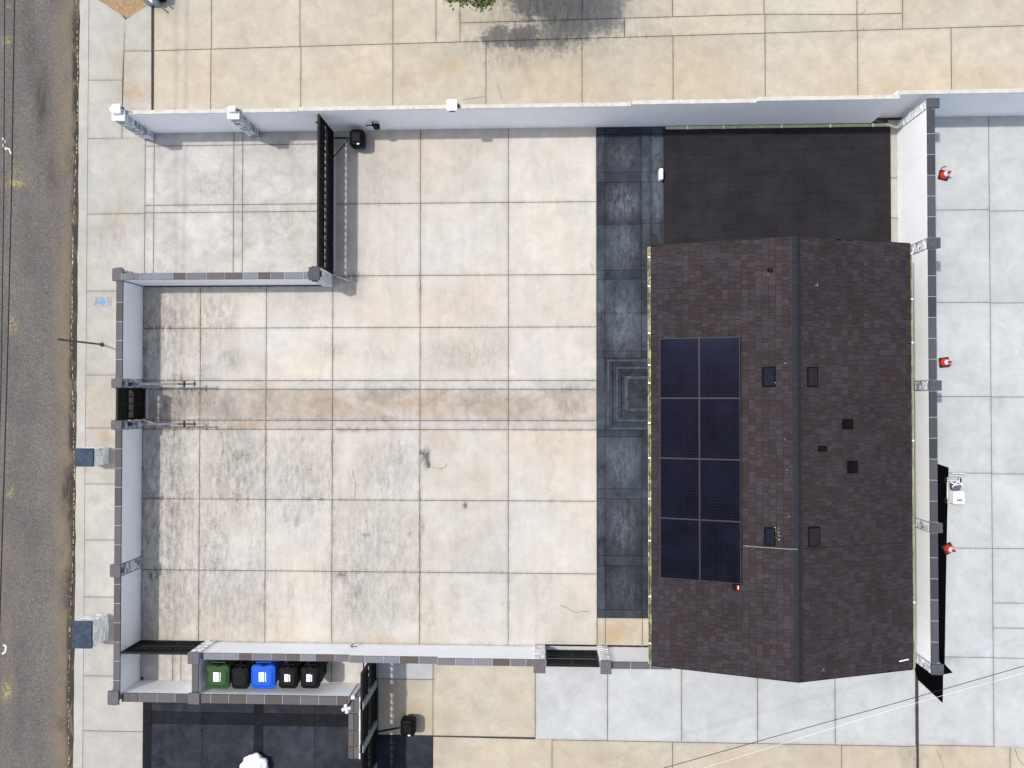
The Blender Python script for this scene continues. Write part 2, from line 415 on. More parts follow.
# stains and painted-in shade (picture position, radii in pixels, amount)
GRIME += [(426, 458, 3.2, 9, 2.2), (424, 452, 5, 2.5, 2.0), (464.8, 505.5, 2.2, 2.6, 2), (368, 535, 9, 3, .75), (366, 520, 3, 16, .4), (284, 518, 6, 6, .55), (297, 520, 6, 9, .6),
          (422, 530, 3, 12, .55), (411, 534, 4, 4, .6), (215, 545, 14, 60, .42), (232, 470, 14, 32, .5), (247, 465, 6, 30, .45), (222, 455, 5, 28, .35), (350, 480, 5, 22, .3),
          (375, 470, 26, 30, .33), (395, 475, 10, 26, .3), (399, 480, 3, 3, .5), (170, 590, 22, 60, .30), (215, 600, 8, 45, .35), (280, 470, 10, 26, .25), (345, 575, 14, 5, .7), (380, 590, 18, 30, .28),
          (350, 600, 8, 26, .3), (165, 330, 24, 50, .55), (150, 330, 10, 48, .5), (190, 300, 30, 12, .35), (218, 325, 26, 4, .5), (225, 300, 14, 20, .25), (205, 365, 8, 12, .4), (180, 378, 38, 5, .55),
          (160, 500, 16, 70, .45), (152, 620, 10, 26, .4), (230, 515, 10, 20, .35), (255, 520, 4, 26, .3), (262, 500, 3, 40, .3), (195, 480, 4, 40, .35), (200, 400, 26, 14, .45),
          (350, 278, 20, 7, .55), (352, 288, 12, 9, .35), (345, 240, 10, 30, .25), (450, 300, 30, 20, .10), (465, 330, 30, 26, .12), (470, 545, 40, 20, .10), (495, 600, 34, 26, .12), (400, 612, 30, 14, .25),  # leading blobs paint in the corner pillar's cast shadow
          (570, 405, 16, 10, .5), (570, 390, 10, 5, .4), (385, 398, 26, 10, .5), (440, 396, 8, 6, .6), (385, 418, 10, 3, .6), (250, 405, 40, 12, .3), (580, 215, 18, 8, .2), (593, 265, 3, 10, .4),
          (430, 180, 20, 14, .1), (370, 260, 30, 14, .2), (210, 185, 30, 20, .3), (285, 220, 26, 18, .25), (110, 240, 20, 30, .28), (290, 150, 24, 5, .25), (240, 290, 40, 6, .3), (300, 290, 26, 6, .3),
          (165, 480, 34, 130, .62), (235, 470, 36, 60, .55), (300, 480, 40, 50, .42), (230, 600, 60, 50, .38), (370, 560, 60, 80, .34), (390, 470, 26, 36, .42), (170, 590, 34, 60, .5), (215, 540, 20, 60, .5), (355, 590, 20, 34, .5), (160, 330, 20, 60, .6), (215, 310, 24, 30, .4), (480, 560, 60, 60, .12), (180, 330, 50, 60, .3), (146, 340, 5, 60, .7), (146, 500, 5, 70, .7), (146, 610, 5, 40, .6), (152, 330, 14, 46, .5), (152, 480, 14, 60, .4), (154, 575, 6, 7, 1.2), (172, 405, 26, 14, .75), (158, 404, 8, 8, .8), (185, 392, 24, 4, .8), (200, 425, 26, 4, .6),  # shadows of street wall, gate and steel arms painted in among grime
          (238, 474, 5, 34, .7), (228, 460, 3, 30, .6), (243, 452, 6, 16, .6), (222, 480, 3, 60, .5), (192, 520, 2.5, 70, .5), (180, 560, 3, 60, .35), (205, 560, 2.5, 70, .6), (212, 540, 4, 26, .5), (250, 545, 3, 40, .4), (258, 555, 4, 30, .4),
          (275, 610, 3, 30, .35), (290, 600, 5, 40, .3), (345, 600, 3, 40, .45), (356, 590, 3, 50, .4), (390, 600, 10, 30, .4), (335, 540, 3, 60, .35), (420, 530, 2.5, 80, .45), (266, 470, 2, 60, .4), (333, 470, 2, 70, .4), (300, 440, 20, 5, .5),
          (350, 430, 30, 3, .5), (400, 460, 4, 30, .5), (383, 500, 3, 30, .4), (366, 470, 8, 24, .4), (340, 350, 24, 12, .22), (380, 355, 20, 12, .2), (465, 355, 40, 18, .3), (480, 400, 40, 12, .3), (300, 300, 14, 30, .2), (230, 360, 18, 14, .35),
          (420, 285, 2.5, 14, .5), (430, 620, 14, 20, .25), (455, 590, 6, 40, .3), (540, 600, 14, 40, .15), (545, 480, 14, 60, .12), (555, 175, 20, 20, .12), (380, 180, 16, 34, .2), (465, 165, 14, 30, .12), (500, 230, 20, 16, .12),
          # drive and street edge; tree and cabinet shadows along the top painted in
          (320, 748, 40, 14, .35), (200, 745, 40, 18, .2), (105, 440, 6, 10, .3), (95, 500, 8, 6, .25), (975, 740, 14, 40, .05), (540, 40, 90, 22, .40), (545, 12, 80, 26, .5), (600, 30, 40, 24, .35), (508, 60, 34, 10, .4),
          (655, 25, 30, 22, .15), (640, 32, 30, 12, .25), (935, 662, 24, 5, .4), (910, 757, 14, 12, .35), (800, 640, 10, 10, .1), (950, 750, 10, 8, .2),
          (160, 8, 12, 8, .2), (700, 10, 8, 6, .3), (618, 760, 26, 10, .25), (440, 680, 10, 8, .1), (400, 650, 40, 3, .3)]
RUST += [(375, 300, 40, 24, .22), (470, 300, 40, 24, .22), (380, 160, 40, 34, .14), (550, 300, 40, 22, .10), (300, 300, 34, 18, .14), (550, 440, 50, 20, .2), (460, 150, 40, 24, .08), (265, 160, 60, 20, .05), (370, 170, 40, 30, .10), (365, 300, 26, 22, .12), (430, 300, 30, 26, .10), (490, 290, 40, 24, .14), (400, 405, 190, 14, .45), (250, 425, 30, 4, .8), (345, 425, 60, 4, .3), (260, 390, 30, 8, .3),
         (375, 440, 26, 14, .2), (440, 440, 24, 14, .35), (445, 470, 16, 24, .2), (470, 480, 20, 14, .2), (380, 640, 40, 5, .35), (395, 580, 20, 4, .2), (420, 310, 6, 12, .3), (565, 435, 24, 12, .2), (510, 430, 30, 14, .15), (135, 92, 20, 18, .55),
         (128, 65, 14, 16, .4), (450, 66, 22, 8, .6), (430, 75, 36, 14, .25), (612, 634, 10, 8, .95), (625, 628, 12, 8, .55), (410, 715, 26, 16, .45), (395, 690, 20, 10, .3), (700, 70, 60, 20, .35), (560, 80, 60, 22, .45), (880, 88, 70, 12, .5),
         (980, 75, 40, 8, .5), (640, 90, 120, 14, .3), (200, 75, 50, 24, .25), (820, 70, 60, 26, .25), (340, 80, 60, 20, .25), (600, 755, 60, 14, .35), (740, 758, 60, 10, .35), (850, 760, 70, 14, .4), (970, 765, 60, 14, .4), (500, 755, 40, 12, .3),
         (118, 700, 20, 30, .1), (115, 225, 16, 20, .3), (100, 410, 20, 40, .3), (108, 437, 8, 8, .6), (590, 700, 60, 20, .05), (160, 420, 50, 10, .2)]

# main yard
X = [wx(v) for v in (142.5, 200, 266, 332.5, 420, 508.3, 596.7)]
Y = [wy(v) for v in (645.5, 573, 500.7, 429.8, 420.7, 389.2, 380.3, 327.2, 275, 202.5, 127)]
Xe = X[:]; YI = wy(285)
q = grid(X, Y, lambda i, j: (i < 3 and j > 6) or j in (3, 4, 5))
Yl = [Y[7], YI]
q += grid(X[:4], Yl)
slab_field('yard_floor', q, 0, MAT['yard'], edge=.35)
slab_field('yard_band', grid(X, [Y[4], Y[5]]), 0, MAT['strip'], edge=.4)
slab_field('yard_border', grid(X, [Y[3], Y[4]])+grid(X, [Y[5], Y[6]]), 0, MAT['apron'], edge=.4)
# gated entrance apron
ax = [wx(v) for v in (152.5, 232.5, 241.5, 331)]; ax0 = wx(143.5)
ay = [wy(v, 240) for v in (279, 212, 204.5, 145, 134)]
ay[-1] = W(600, 127.2)[1]+.02
slab_field('entrance_apron', grid([ax0]+ax, ay), 0, MAT['apron'], edge=.3, gap=.016)
# floor beyond the little gate and in the bin enclosure
wyl = Y[0]
slab_field('enclosure_floor', grid([X[0], wx(173, 640), wx(181, 640), X[1], wx(266), X[3], wx(364)], [wy(683, 250), wyl]), 0, MAT['apron'], edge=.3)  # narrow slab gaps by the street wall draw the overhead cables' shadows
# side walk along the street
sx0 = wx(85.5); 
def kx(py):   # kerb back edge, slightly leaning in plan
    return W(86.5-9*py/768, py)[0]
sy = [wy(v, 100) for v in (1100, 1000, 900, 800, 731, 676, 597, 540, 484, 428, 375, 291, 214, 138.5)]
q = []
for j in range(len(sy)-1):
    ya, yb = sy[j], sy[j+1]
    ka, kb = -14.05+0.012*0, -14.05
    xr = wx(122) if 3 < j < 11 else ax0
    if j < 5: xr = W(143, 720)[0]
    if j in (5,): xr = wx(122)
    q.append([(sx0, ya), (xr, ya), (xr, yb), (sx0, yb)])
slab_field('sidewalk', q, 0, MAT['path'], edge=.25, gap=.014)
q = [[(sx0, W(100,138.5)[1]), W(122, 138.5), W(122.6, 80), (sx0, W(100,80)[1])], [(sx0, W(100,80)[1]), W(122.6, 80), W(125.3, 19), (sx0, W(84, -20)[1])], pq((122, 138.5), (151.5, 138.5), (151.5, 51), (124, 51)),
     pq((124, 51), (151.5, 51), (151.5, 0), (124.8, 20)), pq((84, -20), (124, 24), (98, 4), (70, -30))]
slab_field('sidewalk_corner', q[:4], 0, MAT['path'], edge=.25, gap=.014)
o = MB().prism(pq((95, -2), (126.5, 18), (147, 6), (150, -60), (80, -60)), -.011, .002).build('soil_bed', MAT['soil']); tag(o, kind='structure')
# neighbouring sandy paving along the top
def yA(x): return 55.2-.0288*x
q = []
YNW = W(600, 127.2)[1]+.07
def low(x): return (W(x, 118)[0], YNW+(.17 if x > 900 else 0))
vx = [154, 211, 301, 393, 486, 582, 673, 765, 857.5, 951, 1045, 1140]
for a, b_ in zip(vx[:-1], vx[1:]):
    A2, B2 = W(a, yA(a)), W(b_, yA(b_)); q.append([(A2[0], YNW), (B2[0], YNW), B2, A2] if b_ < 900 else [(A2[0], YNW+.17), (B2[0], YNW+.17), B2, A2])
vx2 = [154, 211.5, 300, 393, 436, 460]
for a, b_ in zip(vx2[:-1], vx2[1:]):
    q.append(pq((a, yA(a)), (b_, yA(b_)), (b_, yA(b_)-75), (a, yA(a)-75)))
vx3 = [460, 624.5, 765, 857, 902.5]
for a, b_ in zip(vx3[:-1], vx3[1:]):
    q.append(pq((a, yA(a)), (b_, yA(b_)), (b_, yA(b_)-(19 if b_ < 800 else 16)), (a, yA(a)-(19 if a < 800 else 16))))
for a, b_ in [(460, 582), (582, 672.5), (672.5, 764), (764, 857), (857, 902.5)]:
    k1, k2 = (19 if a < 800 else 16), (19 if b_ < 800 else 16)
    q.append(pq((a, yA(a)-k1), (b_, yA(b_)-k2), (b_, yA(b_)-95), (a, yA(a)-95)))
for a, b_ in [(902.5, 1045), (1045, 1140)]: q.append(pq((a, yA(a)), (b_, yA(b_)), (b_, yA(b_)-95), (a, yA(a)-95)))
for a, b_ in zip([154, 300, 460, 582, 765, 902, 1045], [300, 460, 582, 765, 902, 1045, 1140]):
    q.append(pq((a, yA(a)-95 if a >= 460 else yA(a)-75), (b_, yA(b_)-95 if b_ > 460 else yA(b_)-75), (b_, -220), (a, -220)))
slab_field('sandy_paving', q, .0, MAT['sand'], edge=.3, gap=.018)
# dark stained strip by the house
GRIME += [(623, v, 15, h_, a_) for v, h_, a_ in ((590, 22, .35), (525, 28, .55), (462, 26, .6), (322, 30, .7), (246, 24, .6), (203, 18, .8), (155, 14, .4), (338, 12, .5))]+[(611, 395, 6, 30, .5), (600, 150, 5, 30, .3), (600, 320, 4, 60, .4), (646, 200, 4, 60, .4), (657, 185, 6, 50, .6), (600, 520, 4, 80, .3)]
for b0 in ((596.9, 125, 664, 618), (143, 690, 364, 1000), (364, 735, 433, 1000)):
    q0 = WR(b0[0], b0[1], b0[2], b0[3]); o = MB().box(q0[0]+.01, q0[1]+.01, -.011, q0[2]-.01, q0[3]-.01, -.006).build('dark_bed', MAT['under']); tag(o, kind='structure')
dx = [wx(v) for v in (596.9, 605, 641.5, 651.5, 664)]
dy = [wy(v, 640) for v in (618, 610, 566, 556, 499, 489, 437, 430, 358, 351, 313, 279, 270, 224, 182, 172, 134, 126)]
slab_field('dark_paving', grid(dx, dy), 0, MAT['dark'], edge=.0, gap=.014)
slab_field('sandy_patch', grid([wx(596.9), wx(605), wx(642), wx(664)], [wyl, wy(618, 620)]), 0, MAT['sand'], edge=.3)
# floor strips behind the house
pr = WR(664, 243, 889, 126)
slab_field('narrow_path', grid([wx(889.5), wx(907)], [wy(v, 890) for v in (648, 600, 500, 400, 300, 218, 178, 120)]), 0, MAT['path'], edge=.3)
slab_field('side_yard_floor', grid([wx(664), wx(889.5)], [wy(v, 780) for v in (646.5, 560, 460, 360, 250)]), 0, MAT['path'], edge=.3)
# lower paving
slab_field('grey_paving', grid([wx(v, 700) for v in (535.3, 607.5, 681.5, 757.5, 835, 915.5)], [wy(742.5, 700), wy(646, 700)]), 0, MAT['blue'], edge=.3, gap=.016)
slab_field('sandy_walk', grid([wx(v, 700) for v in (433, 535.3)], [wy(736.5, 480), wy(646, 480)])
           + grid([wx(v, 700) for v in (378, 433)], [wy(v, 400) for v in (735, 679)])
           + grid([wx(v, 700) for v in (433, 552, 672.5, 841.5, 916.5)], [wy(v, 700) for v in (1000, 860, 742.5)])[0:0], 0, MAT['sand'], edge=.3, gap=.016)
slab_field('light_step_slab', grid([wx(v, 700) for v in (364, 378, 433)], [wy(v, 400) for v in (679, 646)]), 0, MAT['blue'], edge=.2)
slab_field('sandy_walk_edge', [pq((433, 860), (552, 860), (552, 739.5), (433, 736.5))]+grid([wx(v, 750) for v in (552, 672.5, 841.5, 916.5)], [wy(v, 700) for v in (900, 742.5)])
           + grid([wx(v, 750) for v in (918.5, 1010, 1120)], [wy(v, 950) for v in (900, 745.5)]), 0, MAT['sand'], edge=.3, gap=.016)
ex = [wx(v, 400) for v in (907, 991, 1120)]
slab_field('east_paving', grid([wx(917.5, 700), ex[1]], [wy(v, 950) for v in (745.5, 657)])+grid(ex[:2], [wy(v, 950) for v in (657, 548, 473, 396.5, 302.5, 210, 114)])
           + grid(ex[1:], [wy(v, 1000) for v in (747, 658, 628, 603, 548.5, 474, 397, 303, 211, 113)]), 0, MAT['blue'], edge=.22, gap=.014)
# dark driveway at the bottom
dvx, dvy = [wx(v, 730) for v in (143, 151.3, 202, 254, 263, 314.7, 364)], [wy(v, 250) for v in (1000, 860, 725, 713, 690)]
dband = lambda i, j: i in (0, 3) or j == 2
slab_field('dark_driveway_band', grid(dvx, dvy, lambda i, j: not dband(i, j)), 0, MAT['drive2'], edge=.0, gap=.014)
slab_field('dark_driveway', grid(dvx, dvy, dband), 0, MAT['drive'], edge=.0, gap=.014)
slab_field('dark_threshold', grid([wx(v, 730) for v in (364, 378, 433)], [wy(v, 400) for v in (1000, 860, 735)]), 0, MAT['drive'], edge=.0)

# street: kerb, gutter and asphalt
def lean(x0):      # picture x at the top of the frame -> world x at rows
    return x0
KR = []
GRIME_SHADE_s, RUST_s = GRIME[:], RUST[:]
GRIME[:] = [(76, 60, 5, 60, 1.5), (77, 130, 5, 60, 1.4), (73, 500, 8, 36, 1.5), (70, 680, 6, 80, 1.4), (73, 230, 5, 60, 1.0), (72, 350, 5, 60, 1.0), (72, 420, 5, 40, 1.2), (64, 490, 6, 24, .9), (66, 590, 8, 26, .7), (68, 160, 6, 20, .6),
            (72, 30, 3, 20, 1.2), (40, 100, 8, 26, .8), (27, 30, 8, 40, .4), (50, 170, 10, 26, .4), (70, 760, 5, 40, 1.2), (60, 725, 6, 8, .6), (66, 672, 8, 4, .6), (10, 560, 6, 30, .2)]
RUST[:] = [(62, 100, 12, 130, .65), (62, 330, 10, 130, .85), (62, 560, 12, 120, .9), (60, 720, 12, 80, .85), (4, 640, 8, 110, .4), (6, 560, 6, 30, .6)]
PAINT[:] = [(4, 39, 6, 3, 1), (14, 183, 11, 3, 1.1), (10, 325, 5, 8, .8), (8, 493, 3, 5, .9), (4, 693, 5, 10, .8), (15, 172, 8, 8, .4), (5, 5, 3, 3, .5)]
xl = -30; 
ys = np.linspace(W(75, 1200)[1], W(75, -500)[1], 12)
xk = lambda y: -14.13-.0 + (y-0)*0.0
# the kerb line in the picture runs from (79.5,0) to (71,768): nearly straight in plan
kA, kB = np.array(W(79.5, 0)), np.array(W(73, 768))
def kl(y, off=0): t = (y-kA[1])/(kB[1]-kA[1]); return float(kA[0]+t*(kB[0]-kA[0]))+off
y0_, y1_ = -26., 26.
slab_field('road', [[(-32, y0_), (kl(y0_, -.0), y0_), (kl(y1_, -.0), y1_), (-32, y1_)]], -.10, MAT['asphalt'], step=.11, gap=0, edge=0)
GRIME[:], RUST[:] = GRIME_SHADE_s, RUST_s
kb = MB(); n = 120; L, Rr = [], []
for i in range(n+1):
    y = y0_+(y1_-y0_)*i/n
    L.append((kl(y)+random.uniform(-.018, .018), y)); Rr.append((sx0-.004, y))
kb.rings([[(L[i][0], L[i][1], -.12), (L[i][0]+.015, L[i][1], .0), (Rr[i][0], Rr[i][1], .0), (Rr[i][0], Rr[i][1], -.12)][::-1] for i in range(n+1)])
o = kb.build('kerb', MAT['path']); tag(o, kind='structure')
# pale weathered gutter line: broken stones along the road edge
gm = MB(); y = y0_
while y < y1_:
    l_ = random.uniform(.03, .16)
    if random.random() < .8:
        ww = random.uniform(.010, .026); xo = kl(y, -.16-.06*math.sin(y*.5))+random.uniform(-.012, .012)
        gm.prism([(xo, y), (xo+ww, y+.01), (xo+ww*random.uniform(.5, 1.2), y+l_), (xo, y+l_-.01)], -.098, -.088)
    y += l_+random.uniform(.01, .12)
o = gm.build('gutter_line', plain('worn_yellow_line', (.44, .38, .24), .9, .4, 30)); tag(o, kind='structure')
# worn painted utility marks
def squiggle(name, pts, wd, mat):
    m = MB(); pts = [W(*p) for p in pts]
    for a, b_ in zip(pts[:-1], pts[1:]):
        d = np.array(b_)-np.array(a); nn = np.array([-d[1], d[0]])/max(1e-6, np.hypot(*d))*wd/2
        m.prism([tuple(a+nn), tuple(b_+nn), tuple(b_-nn), tuple(a-nn)], -.099, -.0955)
    return tag(m.build(name, mat), kind='structure')
squiggle('road_marking', [(0, 137), (3, 140), (1, 145), (4, 149)], .04, MAT['paint_w'])
squiggle('road_marking', [(3, 147), (7, 148), (9, 153)], .04, MAT['paint_w'])
squiggle('road_marking', [(1, 646), (4, 647), (3, 653), (0, 655)], .05, MAT['paint_w'])

# old stains and hairline cracks with a shape of their own
def patch(name, pts, mat, z=.004):
    return tag(MB().prism(pq(*pts), .0005, z).build(name, mat), kind='structure')
SM = plain('dark_damp_stain', (.13, .118, .105), .9, .3, 14, grain=.3)
patch('oil_stain', [(423.2, 454), (426, 453), (428.6, 451.5), (429.4, 453.6), (428.2, 456), (428.8, 459), (430.6, 464), (430, 468), (427.4, 468.4), (426, 464), (425.4, 459), (423.4, 457)], SM)
patch('oil_stain', [(463.8, 504), (466.6, 503.8), (467, 506), (465.8, 508.6), (464.6, 506.4)], SM)
def crack(pts, wd=.012, z=.004, mat=None):
    m = MB(); fine = []
    for a, b_ in zip(pts[:-1], pts[1:]):
        n_ = max(2, int(math.hypot(b_[0]-a[0], b_[1]-a[1])/2.5))
        fine += [(a[0]+(b_[0]-a[0])*k/n_+random.uniform(-.5, .5), a[1]+(b_[1]-a[1])*k/n_+random.uniform(-.5, .5)) for k in range(n_)]
    P2 = [np.array(W(*p)) for p in fine+[pts[-1]]]; L2, R2 = [], []
    for i, p in enumerate(P2):
        d = P2[min(i+1, len(P2)-1)]-P2[max(i-1, 0)]; nn = np.array([-d[1], d[0]])/max(1e-6, np.hypot(*d))*wd/2*random.uniform(.4, 1.2)
        L2.append(p+nn); R2.append(p-nn)
    vs = [(*p, z) for p in L2]+[(*p, z) for p in R2]; n_ = len(L2)
    m.add(vs, [(i, n_+i, n_+i+1, i+1) for i in range(n_-1)])
    return tag(m.build('crack', mat or MAT['joint']), kind='structure')
for p in ([(462, 100.5), (470, 99), (479, 97.5), (486, 96.5)], [(497, 84), (500, 92), (503, 100)], [(856, 13), (861, 14), (866, 10)], [(937, 750), (941, 760), (944, 768)], [(1014, 748), (1018, 758), (1026, 768)], [(425, 462), (436, 469), (446, 467), (447, 463)],
          [(352, 470), (356, 484), (354, 499)], [(221, 432), (224, 446), (222, 461)], [(560, 605), (575, 612), (590, 611)]): crack(p)
for p in ([(70, 44), (70, 110), (73, 132)], [(30, 57), (52, 58)], [(0, 304), (14, 305), (26, 304)], [(50, 239), (66, 240), (72, 239)], [(58, 404), (68, 404)], [(60, 465), (68, 464)], [(50, 598), (62, 596), (70, 598)], [(54, 672), (68, 673)], [(58, 727), (66, 722)], [(62, 540), (69, 543)]): crack(p, .03, -.094, SM)

# ------------------------------------------------------------------ walls
def blocks(mb, x0, y0, x1, y1, z0, z1, blk=.5, along='x', gap=.012, vary=.0):
    a, b_ = (x0, x1) if along == 'x' else (y0, y1); p = a
    while p < b_-1e-4:
        l_ = blk*random.uniform(1-vary, 1+vary); e = min(b_, p+l_)
        if b_-e < blk*.3: e = b_
        if along == 'x': mb.bbox(p+gap/2, y0, z0, e-gap/2, y1, z1+random.uniform(0, .004), .006)
        else: mb.bbox(x0, p+gap/2, z0, x1, e-gap/2, z1+random.uniform(0, .004), .006)
        p = e
def stone_pillar(root, rect, h, mat, capmat, capo=.04, cap_t=.06, nub=True):
    """ledge-stone pillar: courses of split stones round a core"""
    x0, y0, x1, y1 = rect; m = MB(); d = .02
    m.box(x0+d, y0+d, 0, x1-d, y1-d, h-cap_t-.002)
    z = 0
    while z < h-cap_t-.01:
        zh = min(random.uniform(.05, .10), h-cap_t-.004-z)
        if h-cap_t-.004-z-zh < .03: zh = h-cap_t-.004-z
        for side in range(4):
            L_ = (x1-x0) if side % 2 == 0 else (y1-y0); p = 0
            while p < L_-1e-3:
                l_ = min(random.uniform(.09, .22), L_-p)
                if L_-p-l_ < .05: l_ = L_-p
                pr_ = random.uniform(-.012, .012); g = .003
                if side == 0: m.box(x0+p+g, y0-pr_-.0, z+g, x0+p+l_-g, y0+d+.004, z+zh-g)
                elif side == 2: m.box(x0+p+g, y1-d-.004, z+g, x0+p+l_-g, y1+pr_, z+zh-g)
                elif side == 1: m.box(x1-d-.006, y0+p+g, z+g+.001, x1+pr_, y0+p+l_-g, z+zh-g-.001)
                else: m.box(x0-pr_, y0+p+g, z+g+.001, x0+d+.006, y0+p+l_-g, z+zh-g-.001)
                p += l_
        z += zh
    pl = m.build('pillar', mat, root)
    c = MB(); o_ = capo
    c.bbox(x0-o_, y0-o_, h-cap_t, x1+o_, y1+o_, h, .012)
    if nub:   # narrow corbels under the cap
        mx, my = (x0+x1)/2, (y0+y1)/2; n_ = (x1-x0)*.3
        c.box(mx-n_, y0-o_-.035, h-cap_t-.06, mx+n_, y1+o_+.035, h-cap_t-.003)
        c.box(x0-o_-.035, my-n_, h-cap_t-.061, x1+o_+.035, my+n_, h-cap_t-.004)
    c.build('cap', capmat, pl)
    return pl
def wall_piece(root, rect, h, copmat, along, blk=.5, over=.012, vary=0, ct=.05, mat=None, mortar=True):
    x0, y0, x1, y1 = rect
    MB().box(x0, y0, -.02, x1, y1, h-ct-.002).build('wall_panel', mat or MAT['white'], root)
    m = MB()
    if along == 'x': blocks(m, x0, y0-over, x1, y1+over, h-ct+.004, h, blk, 'x', vary=vary)
    else: blocks(m, x0-over, y0, x1+over, y1, h-ct+.004, h, blk, 'y', vary=vary)
    cp = m.build('coping', copmat, root)
    if mortar:
        MB().box(x0+.0, y0+.0, h-ct-.0, x1-.0, y1-.0, h-.008).build('mortar_bed', MAT['mortar'], cp)
    return cp

# --- street wall (west)
hW = 1.23
xi = wx(142.3, 400); xo = xi-.19
wt = thing('boundary_wall', 'white street wall with grey slate coping, running down the left side of the yard', 'wall', (xi-.1, 0, 0))
def yat(py, px, z): return W(px, py, z)[1]
pyr = [(268, 281), (378.5, 388), (420, 430), (564.5, 577.5), (690.5, 704)]
PY = [(yat(b_, 118, hW+.07), yat(a, 118, hW+.07)) for a, b_ in pyr]
for (a, b_) in ((0, 1), (2, 3), (3, 4)):
    wall_piece(wt, (xo, PY[b_][1]-(.30 if b_ == 4 else 0), xi, PY[a][0]), hW, MAT['coping'], 'y', .56, .004)
for k, (ya, yb) in enumerate(PY):
    if k == 4: rect = (xo-.06, ya+.04, xo+.12, yb-.10)
    else: rect = (xo-.07, ya+.03, xi+.012, yb-.03)
    stone_pillar(wt, rect, hW+.07, MAT['stone'], MAT['cap'], .025 if k < 4 else .075)
# --- inner wall along the apron
yi0, yi1 = W(250, 285.3)[1], W(250, 285.3)[1]+.19
hI = 1.35
iw = thing('divider_wall', 'short white wall with mixed slate coping between the apron and the yard', 'wall', ((xi+wx(330))/2, yi0+.1, 0))
x_end = W(311, 275, hI)[0]
wall_piece(iw, (xi+.02, yi0, x_end, yi1), hI, MAT['copingn'], 'x', .5, .004, .25)
xg = wx(333)
stone_pillar(iw, (x_end, yi0-.05, xg-.02, yi1+.10), hI+.18, MAT['stonel'], MAT['cape'], .02)
# --- north wall
yn = W(600, 127.2)[1]
nw = thing('tall_wall', 'long white stepped wall along the top of the yard beside the sandy paving', 'wall', (0, yn+.06, 0))
seg = [(126, 297.5, 1.74, 0), (297.5, 632, 1.80, 0), (632, 757, 1.93, 0), (757, 900, 2.06, 0), (900, 1140, 1.92, .17)]
xs0 = wx(150, 135); PRF = []
for a, b_, h, off in seg:
    xa = xs0 if a == 126 else W(a, 105, h)[0]; xb = W(b_, 100, h)[0]
    if a == 900: xa = W(900, 105, 2.06)[0]+.002
    PRF.append((xa, xb, h-.03))
    if a == 900: MB().box(xa, yn+off, -.02, xb, yn+off+.11, h-.03).build('wall_panel', MAT['white'], nw)
    m = MB(); p = xa
    while p < xb-.01:
        e = min(xb-.002, p+random.uniform(1.2, 1.9)); m.bbox(p, yn+off-.006, h-.028, e-.003, yn+off+.112, h+random.uniform(-.002, .003), .006); p = e
    m.build('coping', MAT['cream'], nw)
q_ = [(PRF[0][0], -.02)]+[p for a, b_, h in PRF[:4] for p in ((a, h), (b_, h))]+[(PRF[3][1], -.02)]
MB().rings([[(a, yn, b_) for a, b_ in q_][::-1], [(a, yn+.11, b_) for a, b_ in q_][::-1]]).build('wall_panel', MAT['white'], nw)
for cx0, cx1 in ((112.5, 123.5), (228, 241)):
    h = 1.86; r_ = WR(cx0, 112, cx1, 120, h)
    yb = yn-.0; rect = (r_[0], yb-.20, r_[0]+.30, yb-.004) if cx0 > 200 else (r_[0], yb-.20, r_[0]+.33, yb+.11)
    pl = stone_pillar(nw, rect, h, MAT['stone'], MAT['ltgrey'], .03, .05, False)
    c = MB()      # weathered white finial block on top
    x0, y0, x1, y1 = rect
    c.bbox(x0+.02, y0+.14, h+.002, x1-.03, y1+.12, h+.12, .03); c.bbox(x0-.05, y0+.20, h+.01, x0+.12, y1+.06, h+.10, .03)
    c.build('cap_block', MAT['ltgrey'], pl)
    MB().tube([(x1-.06, y1-.02, h+.05), (x1+.04, y1+.0, h+.16), (x1+.07, y1-.03, h+.10)], .018, 6).build('bracket', MAT['black'], pl)
# --- east wall
hE = 1.97
xe = wx(898.3, 300); xeo = xe+.195
ew = thing('stone_capped_wall', 'tall white wall with dark grey block coping between the house and the right-hand paving', 'wall', (xe+.1, 0, 0))
per = [(97.5, 108), (237, 248.5), (380, 391), (522.5, 533.5), (664, 675.5)]
PE = [(yat(b_, 933, hE+.06), yat(a, 933, hE+.06)) for a, b_ in per]
for k in range(4):
    wall_piece(ew, (xe, PE[k+1][1], xeo, PE[k][0]), hE, MAT['copinge'], 'y', .57, .004)
for k, (ya, yb) in enumerate(PE):
    stone_pillar(ew, (xe-.012, ya+.03, xeo+.09, yb-.03), hE+.06, MAT['stone'] if k else MAT['stonel'], MAT['cape'], .02, .06, False)
# --- south wall
ys = wyl
sw = thing('garden_wall', 'white low wall with mixed slate coping along the bottom of the yard, stepping up to the house', 'wall', (0, ys-.1, 0))
xb0 = W(203, 644)[0]
xcut = [xb0, W(349.5, 657, 1.16)[0], W(437.5, 659, 1.22)[0], W(534, 660, 1.3)[0]]
for k, h in enumerate((1.12, 1.20, 1.30)):
    wall_piece(sw, (xcut[k]+.001, ys-.19, xcut[k+1]-.001, ys), h, MAT['copingn'], 'x', .5, .003, .2)
hp = 1.52
rp = WR(534, 659, 545, 671, hp); rp2 = WR(602, 660.5, 611, 671.5, hp)
stone_pillar(sw, (rp[0], ys-.30, rp[2], ys+.05), hp, MAT['stonel'], MAT['cap'], .015, .06, False)
stone_pillar(sw, (rp2[0]-.03, ys-.30, rp2[2], ys+.05), hp, MAT['stonel'], MAT['cap'], .015, .06, False)
wall_piece(sw, (rp2[2]+.01, ys-.19, wx(664), ys), 1.40, MAT['coping'], 'x', .55, .003)
